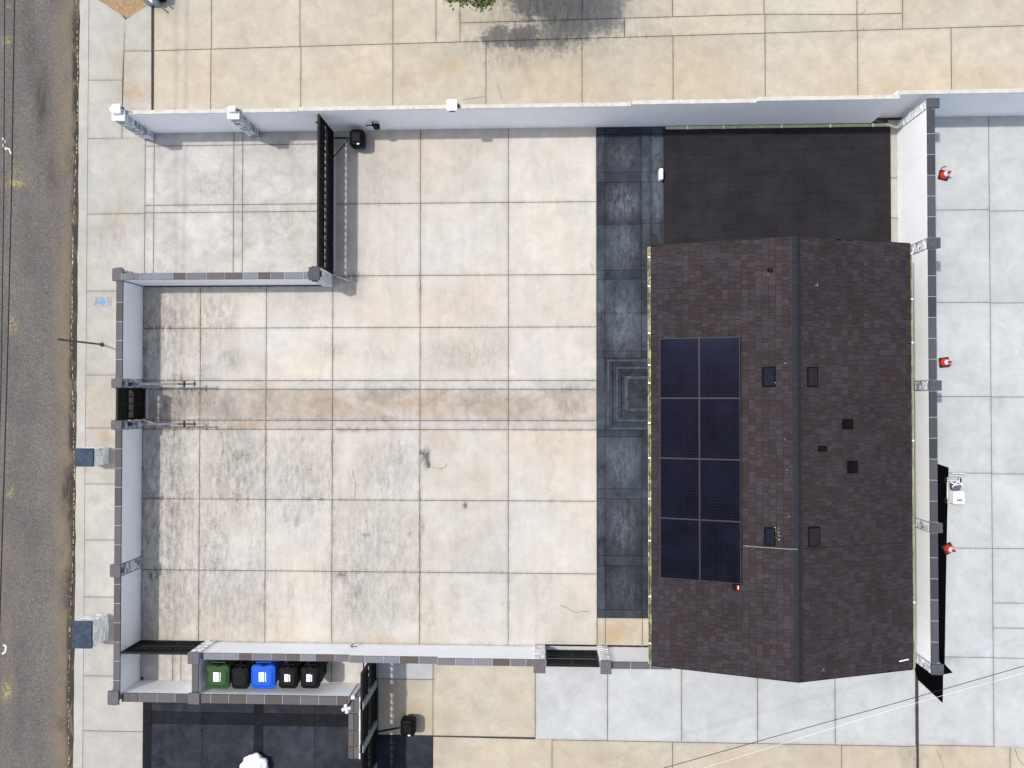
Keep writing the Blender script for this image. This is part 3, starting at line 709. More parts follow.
# --- bin enclosure
be = thing('enclosure_wall', 'white low wall with brown-grey coping that closes the bin bay and corner court', 'wall', (wx(250), wy(685), 0))
y_in = W(280, 682)[1]; hB = 1.14
x_bw = W(191.5, 680, hB)[0]; x_be = W(360, 700, hB)[0]
wall_piece(be, (xi+.012, y_in-.25, x_be-.34, y_in), hB, MAT['coping'], 'x', .53, .003)
wall_piece(be, (x_bw, y_in+.003, x_bw+.19, ys-.24), hB-.02, MAT['coping'], 'y', .9, .003)
stone_pillar(be, (x_bw-.05, ys-.26, x_bw+.26, ys+.04), hB+.13, MAT['stonel'], MAT['cap'], .02, .05, False)
cpp = WR(188, 693, 199.5, 704.5, hB+.05)
MB().bbox(cpp[0], cpp[1], hB+.004, cpp[2], cpp[3], hB+.06, .012).build('corner_cap', MAT['cap'], be)
# stub pier running down beside the gate
y_s = W(355, 759, hB)[1]
MB().box(x_be-.33, y_s, -.02, x_be-.03, y_in-.02, hB-.05).build('pier', MAT['mortar'], be)
m = MB(); p = y_in
while p > y_s+.1:
    e = max(y_s, p-.48)
    m.bbox(x_be-.335, e+.006, hB-.045, x_be-.185, p-.006, hB, .006); m.bbox(x_be-.172, e+.006, hB-.045, x_be-.02, p-.006, hB, .006); p = e
m.build('coping', MAT['coping'], be)
m = MB(); z = 0
while z < hB-.12:
    zh = random.uniform(.07, .13); p = y_s
    while p < y_in:
        l_ = random.uniform(.15, .35); m.box(x_be-.04, p+.004, z+.003, x_be+random.uniform(.02, .10), min(p+l_, y_in)-.004, z+zh-.003); p += l_
    z += zh
m.build('stone_facing', MAT['stonel'], be)

# ------------------------------------------------------------------ gates
def gate(name, label, ax_, fixed, a0, a1, h, side, post=.05, cols=2, parent_loc=None, scroll=True, rail=True):
    """ax_='y': leaf lies along y at x=fixed ; ax_='x': along x at y=fixed"""
    def B(mb, u0, w0, z0, u1, w1, z1):
        if ax_ == 'y': mb.box(fixed+w0, u0, z0, fixed+w1, u1, z1)
        else: mb.box(u0, fixed+w0, z0, u1, fixed+w1, z1)
    mid = (a0+a1)/2
    g = thing(name, label, 'gate', (fixed, mid, 0) if ax_ == 'y' else (mid, fixed, 0))
    fr = MB(); t = .03
    for u in (a0, a1-.06): B(fr, u, -t, .05, u+.06, t, h)
    B(fr, a0+.06, -t, .05, a1-.06, t, .13); B(fr, a0+.06, -t, h-.06, a1-.06, t, h)
    z1, z2 = .13+(h-.19)*.40, .13+(h-.19)*.62
    B(fr, a0+.06, -t, z1, a1-.06, t, z1+.04); B(fr, a0+.06, -t, z2, a1-.06, t, z2+.04)
    for k in range(1, cols):
        u = a0+(a1-a0)*k/cols; B(fr, u-.03, -t*.9, .13, u+.03, t*.9, z1); B(fr, u-.03, -t*.9, z2+.04, u+.03, t*.9, h-.06)
    fr.build('frame', MAT['black'], g)
    lo, up = MB(), MB()
    for mb, za, zb in ((lo, .13, z1), (up, z2+.04, h-.06)):
        B(mb, a0+.06, -.008, za, a1-.06, .008, zb)
        nrib = int((a1-a0)/.12)
        for k in range(nrib):
            u = a0+.1+k*(a1-a0-.16)/nrib; B(mb, u, -.018, za, u+.03, .018, zb)
    lo.build('lower_panel', MAT['gatepanel'], g); up.build('upper_panel', MAT['gatepanel'], g)
    if scroll:
        sc = MB(); zc = (z1+z2+.04)/2; r_ = (z2-z1-.04)/2-.01
        nsc = max(3, int((a1-a0)/.2)); st_ = (a1-a0-.12)/nsc
        for k in range(nsc):
            u = a0+.06+st_*(k+.5); pts = []
            for q_ in range(22):
                a = q_/21*2*math.pi*1.5; rr = r_*(1-.6*q_/21)
                du, dz = rr*math.cos(a+(math.pi if k % 2 else 0)), rr*math.sin(a)
                pts.append((fixed, u+du, zc+dz) if ax_ == 'y' else (u+du, fixed, zc+dz))
            sc.tube(pts, .009, 5)
        for k in range(nsc+1):
            u = a0+.06+st_*k; B(sc, u-.012, -.012, z1+.04, u+.012, .012, z2)
        sc.build('scrollwork', MAT['gatebar'], g)
    return g
xg0 = wx(333.3)-.04
g1 = gate('sliding_gate', 'long black sheet gate with scroll cut-outs between the apron and the yard', 'y', xg0, yi1+.14, yn-.04, 1.62, 1, cols=5)
MB().tube([(xg0+.02, W(334, 161, .4)[1], .4), (W(350, 138, .62)[0], W(350, 138, .62)[1], .62)], .018, 6).tube([(xg0+.02, W(334, 138, .5)[1], .5), (W(350, 138, .5)[0], W(350, 138, .5)[1], .5)], .028, 6).build('brace', MAT['black'], g1)
MB().tube([(xg0-.2, yn-.12, 1.15), (xg0+.05, yn-.12, 1.15)], .035, 8).build('latch', MAT['black'], g1)
o = MB().box(xg0+.05, yi1+.2, .001, xg0+.09, yn-.6, .02).build('gate_track', MAT['track']); tag(o, kind='structure')
yw0, yw1 = PY[1][0]+.03, PY[2][1]-.03
g2 = gate('street_gate', 'small black gate with scroll cut-outs between two pillars of the street wall', 'x' if 0 else 'y', xi+.09, yw1+.02, yw0-.02, 1.68, 1, cols=2)
o = MB().box(xi+.15, yw1+.05, .001, xi+.18, yw0-.05, .02).build('gate_track', MAT['track']); tag(o, kind='structure')
ysm = W(170, 641)[1]
g3 = gate('side_gate', 'low black gate beside the street wall closing the small corner court', 'x', ysm, xi+.02, x_bw-.07, 1.22, 1, cols=3, scroll=False)
g4 = gate('wicket_gate', 'black panel gate between the two pale stone pillars of the lower wall', 'x', ys-.12, rp[2]+.03, rp2[0]-.06, 1.42, 1, cols=2, scroll=False)
xsg = W(377.5, 700)[0]-.05
g5 = gate('driveway_gate', 'tall black gate beside the dark driveway at the bottom edge of the photo', 'y', xsg, W(370, 900)[1], ys-.23, 1.95, 1, cols=4)
m = MB()
for py in (682, 722, 765):
    m = MB(); y = W(377, py)[1]; m.box(xsg-.055, y-.10, .05, xsg+.055, y+.10, 1.95)
    m.build('steel_strap', MAT['ltgrey2'], g5)
MB().tube([(xsg+.03, W(380, 726)[1], .5), (W(403, 727, .5)[0], W(403, 727, .5)[1], .5)], .03, 8).build('drive_arm', MAT['black'], g5)
# swing motor boxes
def motor(px, py, label):
    x, y = W(px, py, .55)
    t = thing('gate_motor', label, 'gate motor', (x, y, 0))
    MB().bbox(x-.24, y-.27, .22, x+.20, y+.25, .56, .07).build('housing', MAT['black2'], t, bevel=.02)
    MB().bbox(x-.12, y-.14, 0, x+.12, y+.14, .22, .02).build('pedestal', MAT['rubber'], t)
    MB().bbox(x-.16, y-.16, .562, x+.12, y+.14, .60, .03).build('lid', MAT['black2'], t)
    MB().bbox(x+.00, y-.23, .565, x+.07, y-.19, .575, .003).build('badge', MAT['bwhite'], t)
    return t
motor(357, 137, 'black gate motor box against the tall white wall beside the sliding gate')
motor(408, 728, 'black gate motor box on the edge of the dark threshold beside the driveway gate')
x, y = W(374, 132, .8)
t = thing('wall_spotlight', 'small black spotlight on the tall white wall beside the gate motor', 'light', (x, yn, .7))
MB().tube([(x-.05, yn-.002, .75), (x-.05, yn-.13, .78)], .025, 8).build('arm', MAT['black2'], t)
MB().bbox(x-.02, yn-.22, .70, x+.16, yn-.06, .86, .03).build('lamp_head', MAT['black2'], t)
MB().tube([(x-.30, yn-.05, .55), (x-.18, yn-.08, .72), (x-.05, yn-.1, .76)], .02, 6).build('cable', MAT['black2'], t)

# steel arms reaching into the yard from the street gate
for py, lab in ((384, 'thin steel arm reaching into the yard from the upper pillar of the street gate'), (424, 'thin steel arm reaching into the yard from the lower pillar of the street gate')):
    h = .78; x0, y0 = W(126, py, h); x1 = W(196, py, h)[0]; x0 = xi+.02
    y0 = W(160, py, h)[1]
    t = thing('steel_arm', lab, 'arm', (x0, y0, h))
    MB().box(x0, y0-.024, h-.05, x1-.5, y0+.024, h).build('beam', MAT['steel'], t)
    MB().box(x1-.55, y0-.02, h-.035, x1, y0+.02, h+.006).build('rod', MAT['black'], t)
    MB().box(x0-.0, y0-.05, h+.04, x0+.09, y0+.05, h+.12).build('mounting_bracket', MAT['bluesteel'], t)
    MB().box(x0-.04, y0-.03, h-.09, x0+.03, y0+.03, h+.039).build('hanger', MAT['steel'], t)
    MB().box(x1-.38, y0-.09, h-.06, x1-.35, y0+.09, h+.02).build('stop_plate', MAT['black'], t)
    MB().tube([(x1-.05, y0-.08, h-.01), (x1-.05, y0+.08, h-.01)], .018, 6).build('end_bar', MAT['black'], t)

# ------------------------------------------------------------------ house
ZE, ZR = 2.60, 3.75
xw = W(651.5, 456, ZE)[0]; xea = W(912, 456, ZE)[0]; xr = W(797.5, 456, ZR)[0]
yN, yS = 4.06, -7.17
hs = thing('house', 'single-storey house with a dark brown shingle gable roof', 'house', ((xw+xea)/2, (yN+yS)/2, 0))
MB().box(xw+.45, yS+.45, -.01, xea-.40, yN-.45, 2.42).build('wall', MAT['bodywall'], hs)
# gable infill
for yy in (yS+.45, yN-.45-.1):
    g_ = MB(); g_.rings([[(xw+.45, yy, 2.42), (xea-.4, yy, 2.42), (xr, yy, ZR-.18)], [(xw+.45, yy+.1, 2.42), (xea-.4, yy+.1, 2.42), (xr, yy+.1, ZR-.18)]][::-1])
    g_.build('gable', MAT['bodywall'], hs)
dm = MB().bbox(xw+.42, -.5, .15, xw+.452, .45, 2.2, .005).build('door', MAT['brown'], hs)
MB().box(xw+.40, -.38, 1.05, xw+.42, -.34, 1.15).build('handle', MAT['steel'], dm)
for a in (-5.4, -3.0, 1.5):
    wd = MB().box(xw+.425, a, .95, xw+.452, a+1.3, 2.05).build('window', MAT['bwhite'], hs)
    MB().box(xw+.41, a+.06, 1.01, xw+.426, a+1.24, 1.99).build('pane', MAT['glass'], wd)
rf = MB()
for (xa, sgn) in ((xw, 1), (xea, -1)):
    rf.rings([[(xa, yS, ZE-.14), (xr, yS, ZR-.14), (xr, yS, ZR-.012), (xa, yS, ZE-.012)][::sgn], [(xa, yN, ZE-.14), (xr, yN, ZR-.14), (xr, yN, ZR-.012), (xa, yN, ZE-.012)][::sgn]])
roof = rf.build('roof', MAT['under'], hs)
sh = MB()
for xa, sgn in ((xw, 1), (xea, -1)):
    run = abs(xr-xa); L_ = math.hypot(run, ZR-ZE); ux, uz = (xr-xa)/L_, (ZR-ZE)/L_
    ncr = int(L_/.17)+1; ex_ = L_/ncr; nx_, nz_ = -uz*sgn, abs(ux)
    for c in range(ncr):
        s0 = c*ex_; s1 = s0+ex_*.955
        y = yS-.01-random.uniform(0, .2); 
        while y < yN+.01:
            wd = random.uniform(.09, .19); ya, yb = max(y, yS-.012)+.0035, min(y+wd, yN+.012)-.0035
            if yb-ya > .02:
                th = random.choice((.008, .011, .015)); dxs = random.choice((0, 0, -.02)) if c else 0
                pts = []
                for s_, hh in ((s0+dxs, th), (s1, .003)):
                    bx, bz = xa+ux*s_, ZE-.012+uz*s_
                    pts.append((bx+nx_*hh, bz+nz_*hh)); pts.append((bx, bz))
                (ax1, az1), (bx1, bz1), (cx1, cz1), (dx1, dz1) = pts
                vs = [(bx1, ya, bz1), (bx1, yb, bz1), (dx1, yb, dz1), (dx1, ya, dz1), (ax1, ya, az1), (ax1, yb, az1), (cx1, yb, cz1), (cx1, ya, cz1)]
                fs = [(4, 5, 6, 7), (0, 1, 5, 4), (1, 2, 6, 5), (3, 0, 4, 7)]
                if sgn > 0: fs = [f_[::-1] for f_ in fs]
                sh.add(vs, fs)
            y += wd
sh.build('shingles', MAT['shingle'], roof)
rc = MB(); y = yS-.01
while y < yN:
    e = min(yN+.01, y+.20); t_ = .03
    rc.rings([[(xr-.11, yy, ZR-.11*(ZR-ZE)/abs(xr-xw)+zz-.005), (xr, yy, ZR+.012+zz), (xr+.11, yy, ZR-.11*(ZR-ZE)/abs(xr-xw)+zz-.005), (xr, yy, ZR-.02)] for yy, zz in ((y, .016), (e, .004))][::-1])
    y = e
rc.build('ridge_cap', MAT['ridge'], roof)
fb = MB(); fb.box(xw+.0, yS-.035, ZE-.2, xw+.02, yN+.03, ZE-.145)
for yy in (yS-.036, yN+.014):
    for xa, xb in ((xw, xr), (xea, xr)):
        q_ = [(xa, ZE-.17), (xr, ZR-.17), (xr, ZR-.02), (xa, ZE-.02)]
        if xa > xr: q_ = q_[::-1]
        fb.rings([[(a, yy, b_) for a, b_ in q_], [(a, yy+.022, b_) for a, b_ in q_]])
fb.build('fascia', MAT['ridge'], roof)
def gutter(xa, sgn, mat, y0, y1, clips, wid=.07):
    m = MB(); z = ZE-.06
    # open U profile
    pr_ = [(0, z-.10), (wid, z-.10), (wid, z), (wid-.012, z), (wid-.012, z-.06), (.012, z-.06), (.012, z), (0, z)]
    pts = [(xa+sgn*a, b_) for a, b_ in pr_]
    if sgn < 0: pts = pts[::-1]
    m.rings([[(a, y1, b_) for a, b_ in pts], [(a, y0, b_) for a, b_ in pts]][::1])
    g = m.build('gutter', mat, hs)
    for py in clips:
        c = MB(); y = W(652, py, ZE)[1]; c.box(xa+.01 if sgn > 0 else xa-wid-.005, y-.02, z+.002, xa+wid+.005 if sgn > 0 else xa-.01, y+.02, z+.014)
        c.build('gutter_clip', MAT['bwhite'], g)
    return g
gutter(xw-.005, -1, MAT['gutter'], yS, yN, (257, 286, 333, 365, 383, 423, 458, 499, 541, 597, 644))
gutter(xea+.005, 1, MAT['gutter2'], yS, yN, (255, 300, 343, 440, 600), .07)
# roof fittings
def on_roof(px, py):
    for z in np.linspace(ZE, ZR+.02, 300):
        x, y = W(px, py, z); zz = ZR-(abs(x-xr))*(ZR-ZE)/(abs(xr-xw) if x < xr else abs(xea-xr))
        if zz <= z: break
    return x, y, zz
def roofbox(name, px0, py0, px1, py1, mat, h=.09, hood=True):
    xa, ya, za = on_roof(px0, py0); xb, yb, zb = on_roof(px1, py1)
    x0, x1 = min(xa, xb), max(xa, xb); y0, y1 = min(ya, yb), max(ya, yb)
    m = MB(); zl, zh_ = (za, zb)
    m.rings([[(x0, y0, za-.02), (x1, y0, zb-.02), (x1, y1, zb-.02), (x0, y1, za-.02)], [(x0+.01, y0+.01, za+h), (x1-.01, y0+.01, zb+h*.9), (x1-.01, y1-.01, zb+h*.9), (x0+.01, y1-.01, za+h)]])
    v = m.build(name, mat, roof, bevel=.008)
    if hood:
        fl = MB(); e = .03
        fl.rings([[(x0-e, y0-e, za-.018-e*.3*(1 if zb > za else -1)), (x1+e, y0-e, zb-.018+e*.3*(1 if zb > za else -1)), (x1+e, y1+e, zb-.018+e*.3*(1 if zb > za else -1)), (x0-e, y1+e, za-.018-e*.3*(1 if zb > za else -1))],
                  [(x0-e, y0-e, za+.012-e*.3*(1 if zb > za else -1)), (x1+e, y0-e, zb+.012+e*.3*(1 if zb > za else -1)), (x1+e, y1+e, zb+.012+e*.3*(1 if zb > za else -1)), (x0-e, y1+e, za+.012-e*.3*(1 if zb > za else -1))]])
    if hood: fl.build('shadow_flashing', MAT['under'], v)  # black flange draws a shadow outline round the vent
    return v
ventm = plain('slate_vent_metal', (.010, .012, .020), .8, .2, 9, spec=.05)
ventk = plain('dark_vent_metal', (.006, .006, .010), .8, .2, 9, spec=.05)
ventb = plain('brown_vent_metal', (.022, .019, .022), .8, .2, 9, spec=.05)
roofbox('roof_vent', 763, 368, 774, 386, ventm); roofbox('roof_vent', 808, 368, 817, 386, ventb)
roofbox('roof_vent', 765, 528, 774, 545, ventm); roofbox('roof_vent', 809, 528, 819, 545, ventb)
roofbox('roof_vent', 843, 420, 852, 428, ventk); roofbox('roof_vent', 848, 462, 857, 472, ventk); roofbox('roof_vent', 819, 447, 826, 450.5, ventk, .05)
x, y, z = on_roof(769, 270)
MB().lathe(x, y, [(.05, z-.03), (.045, z+.12), (.06, z+.13), (.055, z+.16)], 12).build('vent_pipe', MAT['black'], roof)
m = MB()          # light flecks of dried leaves lying against the vents
for px, py, s_, k in ((773, 379, 5, 10), (778, 535, 6, 16), (774, 528, 5, 4), (789, 516, 1, 1), (785, 363, 2, 3), (816, 284.5, 3, 4), (784, 437, 2, 2), (786, 469.5, 2, 2), (823, 670, 2, 3), (768, 274, 3, 3), (786, 393, 1, 1)):
    for _ in range(k):
        x, y, z = on_roof(px+random.gauss(0, s_*.3), py+random.gauss(0, s_*.5)); s2 = random.uniform(.006, .014); a = random.random()*3
        m.add([(x+s2*math.cos(a+q_*1.57), y+s2*math.sin(a+q_*1.57)*.7, z+.03+.004*q_) for q_ in range(4)], [(0, 1, 2, 3)])
tag(m.build('leaf_litter', plain('dry_leaf', (.60, .50, .34), .8, .2, 20)), 'scattered pale dried leaf flecks caught around the vents of the shingle roof', 'leaves', kind='stuff')
# conduit crossing the ridge
pts = [on_roof(*p) for p in ((743, 545.5), (760, 547), (775, 548), (790, 549), (797.5, 549), (812, 548), (840, 546.5), (872, 544), (902, 543))]
tag(MB().tube([(a, b_, c+.03) for a, b_, c in pts[:5]], .009, 6).build('roof_conduit', MAT['ltgrey2']), 'thin grey conduit running from the solar panels over the roof ridge', 'conduit')
tag(MB().tube([(a, b_, c+.025) for a, b_, c in pts[4:]], .008, 6).build('roof_cable', MAT['cable']), 'thin black cable running down the right slope of the shingle roof', 'cable')
x, y, z = on_roof(736, 586.5)
t = thing('junction_box', 'small black and red box with a white top below the solar panels', 'electrical box', (x, y, z))
MB().bbox(x-.09, y-.09, z-.01, x+.07, y+.08, z+.08, .01).build('housing', MAT['black2'], t)
MB().bbox(x+.0, y-.07, z+.082, x+.06, y+.05, z+.12, .008).build('red_case', MAT['red'], t)
MB().bbox(x+.02, y-.04, z+.122, x+.045, y+.04, z+.13, .002).build('label_plate', MAT['bwhite'], t)
a, b_ = on_roof(899, 661), on_roof(908, 659)
tag(MB().tube([(a[0], a[1], a[2]+.03), (b_[0], b_[1], b_[2]+.03)], .018, 6).build('white_stick', MAT['bwhite']), 'short white stick lying near the bottom right corner of the shingle roof', 'stick')

# solar panels: 2 columns x 4 rows lying parallel to the west slope
slope = math.atan((ZR-ZE)/abs(xr-xw)); zof = .10
def panel_proto():
    t = thing('solar_panel', 'x', 'solar panel', (0, 0, 0), 'solar panels on the roof')
    w_, l_ = PW, PL
    MB().box(-w_/2+.013, -l_/2+.013, -.03, w_/2-.013, l_/2-.013, -.004).build('cell_sheet', MAT['solar'], t)
    m = MB(); f_ = .013
    m.box(-w_/2, -l_/2, -.035, -w_/2+f_, l_/2, 0); m.box(w_/2-f_, -l_/2, -.035, w_/2, l_/2, 0)
    m.box(-w_/2+f_, -l_/2, -.035, w_/2-f_, -l_/2+f_, 0); m.box(-w_/2+f_, l_/2-f_, -.035, w_/2-f_, l_/2, 0)
    m.build('frame', MAT['frame'], t)
    return t
MAT['frame'] = plain('thin_aluminium', (.022, .022, .03), .5, .1, 9)
def onp(px, py):
    for z in np.linspace(ZE, ZR+.3, 500):
        x, y = W(px, py, z); zz = ZR+zof-(xr-x)*(ZR-ZE)/abs(xr-xw)
        if zz <= z: break
    return x, y, zz
A_, B_, C_ = onp(659.5, 338.5), onp(740, 336.5), onp(662.5, 578)
span = math.hypot(B_[0]-A_[0], B_[2]-A_[2]); leng = A_[1]-C_[1]
PW, PL = span/2-.006, leng/4-.006
pp = panel_proto(); first = True
rows = ['top', 'second', 'third', 'bottom']
for r_ in range(4):
    for c_ in range(2):
        s_ = span*(c_+.5)/2; lx = A_[0]+s_*math.cos(slope); lz = A_[2]+s_*math.sin(slope); ly = A_[1]-leng*(r_+.5)/4
        lab = 'dark blue solar panel, %s row of the %s-hand column on the roof' % (rows[r_], ('left', 'right')[c_])
        if first: o = pp; first = False; o.location = (lx, ly, lz); o['label'] = lab
        else: o = dup(pp, (lx, ly, lz), lab)
        o.rotation_euler = (0, -slope, 0)

# patio behind the house and its edging
pr_ = WR(664, 127.5, 889.5, 243)
o = MB().bbox(pr_[0], yN-3, .0, pr_[2], pr_[3]-.05, .10, .008).build('dark_patio', MAT['pad']); tag(o, kind='structure')
t = thing('edge_drain', 'thin pale green drain channel along the dark patio under the tall white wall', 'drain', ((pr_[0]+pr_[2])/2, yn-.05, 0))
MB().box(pr_[0]+.05, yn-.115, .0, pr_[2]-.05, yn-.03, .07).build('channel', MAT['gutter2'], t)
for px in (687, 723, 781, 829.5, 872): xx = wx(px, 127); MB().box(xx-.02, yn-.13, .072, xx+.02, yn-.02, .085).build('clip', MAT['bwhite'], t)
x, y = W(661, 174, .25)
t = thing('outlet_box', 'small white box standing on the edge of the dark patio', 'box', (x, y, 0))
MB().bbox(x-.05, y-.16, .0, x+.06, y+.16, .28, .012).build('casing', MAT['bwhite'], t)
MB().bbox(x-.058, y-.10, .08, x-.048, y+.10, .22, .003).build('cover_plate', MAT['ltgrey'], t)

# porch steps
def step(px0, py0, px1, py1, h, hb):
    r0 = WR(px0, py0, px1, py1, h); 
    return MB().bbox(r0[0], r0[1], hb, xw+.46, r0[3], h, .012)
ps = thing('porch_steps', 'dark three-tier concrete steps at the house front beside the gutter', 'steps', (xw+.1, 0, 0))
for k, (a, b_, c, h) in enumerate(((607, 359, 430, .06), (615.5, 366.5, 422, .12), (624.5, 376, 411.5, .18))):
    slab = step(a, b_, 660, c, h, 0.001 if k == 0 else (.06, .12)[k-1]+.002)
    o = slab.build('tread', MAT['dark'], ps)
    if k < 2:
        q0 = WR(a, b_, 660, c, h); e = .07
        MB().box(q0[0]+.012, q0[1]+.012, h+.001, q0[0]+e, q0[3]-.012, h+.008).box(q0[0]+e+.001, q0[1]+.012, h+.001, xw+.44, q0[1]+e, h+.008).box(q0[0]+e+.001, q0[3]-e, h+.001, xw+.44, q0[3]-.012, h+.008).build('rim', MAT['rim'], o)
        MB().box(q0[0]+e+.09, q0[1]+e+.05, h+.001, q0[0]+e+.11, q0[3]-e-.05, h+.004).build('groove', MAT['under'], o)
r0 = WR(624.5, 376, 660, 411.5, .18)
rim = MB().box(r0[0]+.0, r0[1], .181, r0[0]+.11, r0[3], .20).box(r0[0]+.11, r0[1], .181, xw+.44, r0[1]+.09, .2).box(r0[0]+.11, r0[3]-.09, .181, xw+.44, r0[3], .2)
rim.build('rim', MAT['rim'], ps)

# ------------------------------------------------------------------ things in the street
def letter_pillar(x0, y0, x1, y1, h, label):
    r_ = WR(x0, y0, x1, y1, h)
    t = thing('mailbox_pillar', label, 'pillar', ((r_[0]+r_[2])/2, (r_[1]+r_[3])/2, 0))
    m = MB(); x0, y0, x1, y1 = r_; z = 0
    m.box(x0+.03, y0+.03, -.01, x1-.03, y1-.03, h-.06)
    while z < h-.07:
        zh = min(random.uniform(.07, .12), h-.062-z)
        for sd_ in range(4):
            L_ = (x1-x0) if sd_ % 2 == 0 else (y1-y0); p = 0
            while p < L_-1e-3:
                l_ = min(random.uniform(.12, .28), L_-p)
                if L_-p-l_ < .06: l_ = L_-p
                e = random.uniform(-.01, .01)
                if sd_ == 0: m.box(x0+p+.002, y0-e, z+.002, x0+p+l_-.002, y0+.036, z+zh-.002)
                elif sd_ == 2: m.box(x0+p+.002, y1-.036, z+.002, x0+p+l_-.002, y1+e, z+zh-.002)
                elif sd_ == 1: m.box(x1-.038, y0+p+.002, z+.003, x1+e, y0+p+l_-.002, z+zh-.003)
                else: m.box(x0-e, y0+p+.002, z+.003, x0+.038, y0+p+l_-.002, z+zh-.003)
                p += l_
        z += zh
    m.build('pier', MAT['stonel'], t)
    MB().bbox(x0-.02, y0-.02, h-.058, x1+.02, y1+.02, h, .012).build('cap', MAT['bluecap'], t)
    MB().bbox(x0-.032, (y0+y1)/2-.14, h*.55, x0-.012, (y0+y1)/2+.14, h*.75, .004).build('letter_slot', MAT['steel'], t)
letter_pillar(75, 449, 92.5, 466, .92, 'small square stone pillar with blue slate cap, on the sidewalk nearer the street gate')
letter_pillar(72.5, 622, 91, 648, .98, 'larger oblong stone pillar with blue slate cap, on the sidewalk below the first')
# signpost
x, y = W(102, 344.5)
t = thing('sign_post', 'slim dark green post standing on the sidewalk by the kerb', 'post', (x, y, 0))
MB().tube([(x, y, 0), (x, y, 2.35)], .028, 8).build('post', MAT['pole'], t)
MB().lathe(x, y, [(.07, 0), (.07, .02), (.04, .05)], 12).build('base_collar', MAT['pole'], t)
MB().box(x-.04, y-.006, 2.1, x+.04, y+.03, 2.352).build('cap', MAT['pole'], t)
# meter cover
r_ = WR(93.5, 296, 111.5, 307)
t = thing('meter_cover', 'grey rectangular meter cover with a blue paint mark set in the sidewalk', 'cover', ((r_[0]+r_[2])/2, (r_[1]+r_[3])/2, 0))
MB().bbox(r_[0], r_[1], .001, r_[2], r_[3], .010, .003).build('frame', MAT['lid'], t)
MB().bbox(r_[0]+.04, r_[1]+.04, .011, r_[2]-.04, r_[3]-.04, .016, .003).build('lid', plain('mottled_lid', (.24, .25, .27), .8, .5, 25), t)
m = MB(); cx, cy = (r_[0]+r_[2])/2+.0, (r_[1]+r_[3])/2
for k in range(7):
    a = k; m.prism([(cx+.05*math.cos(a)+.035*math.cos(q_), cy+.04*math.sin(a)+.03*math.sin(q_)) for q_ in np.linspace(0, 6.0, 7)], .0165+.0005*k, .018+.0005*k)
m.build('paint_mark', MAT['bluemark'], t)

# ------------------------------------------------------------------ bins
def bin_proto(body, w_, d_, sticker, label, double=False):
    t = thing('wheelie_bin', label, 'bin', (0, 0, 0), 'wheeled bins in the bin bay')
    def rr(w2, d2, z, c=.06, dy=0):
        return [(-w2+c, -d2+dy, z), (w2-c, -d2+dy, z), (w2, -d2+c+dy, z), (w2, d2-c+dy, z), (w2-c, d2+dy, z), (-w2+c, d2+dy, z), (-w2, d2-c+dy, z), (-w2, -d2+c+dy, z)]
    W2, D2 = w_/2, d_/2
    MB().rings([rr(W2*.78, D2*.72, .04, .04, .02), rr(W2*.92, D2*.92, .95, .05), rr(W2*.98, D2*.98, .96, .05), rr(W2*.98, D2*.98, 1.0, .05)]).build('body', body, t, bevel=.01)
    ld = MB().rings([rr(W2, D2, 1.004, .07, -.01), rr(W2, D2, 1.035, .07, -.01), rr(W2*.9, D2*.88, 1.06, .07, -.01), rr(W2*.86, D2*.84, 1.045, .07, -.01), rr(W2*.7, D2*.66, 1.075, .07, -.01)]).build('lid', body, t, bevel=.008)
    st = MB()
    if double: st.box(-.10, -.10, 1.077, .02, -.01, 1.080).box(-.10, .01, 1.077, .02, .11, 1.080).box(.045, -.1, 1.077, .065, .10, 1.080)
    else: st.box(-.12, -.13, 1.077, .04, .14, 1.080).box(.075, -.13, 1.077, .095, .14, 1.080)
    if sticker: st.build('sticker', sticker, ld)
    if sticker:
        for k in range(3 if not double else 2):
            z = 1.0805; m = MB()
            m.box(-.09, -.09+k*.08, z, .01, -.065+k*.08, z+.0008); m.build('printed_line', MAT['ltgrey'] if double else MAT['bluemark'], ld)
    MB().tube([(-W2*.6, D2*.95, .99), (-W2*.6, D2+.07, 1.0), (W2*.6, D2+.07, 1.0), (W2*.6, D2*.95, .99)], .018, 6).build('handle', body, t)
    MB().box(-.05, D2-.03, 1.03, .05, D2+.03, 1.07).build('hinge', MAT['black2'], t)
    for s_ in (-1, 1): MB().wheel((s_*(W2*.86), D2*.82, .13), .13, .05).build('wheel', MAT['rubber'], t)
    MB().tube([(-W2*.84, D2*.82, .13), (W2*.84, D2*.82, .13)], .012, 6).build('axle', MAT['steel'], t)
    return t
def place_bin(o, px, py): x, y = W(px, py, 1.06); o.location = (x, y, 0)
b1 = bin_proto(MAT['green'], .70, .68, MAT['sticker'], 'green wheelie bin with a pale sticker, at the left end of the row'); place_bin(b1, 217.5, 677)
b2 = bin_proto(MAT['black2'], .52, .60, None, 'plain black wheelie bin without stickers, between the green and the blue bin'); place_bin(b2, 240, 678.5)
b3 = bin_proto(MAT['blueb'], .72, .68, MAT['sticker'], 'blue wheelie bin in the middle of the row'); place_bin(b3, 263, 677)
b4 = bin_proto(MAT['black2'], .56, .60, MAT['bwhite'], 'black wheelie bin with white stickers, directly right of the blue bin', True); place_bin(b4, 288, 678)
b5 = dup(b4, label='black wheelie bin with white stickers, at the right end of the row'); place_bin(b5, 310, 678)

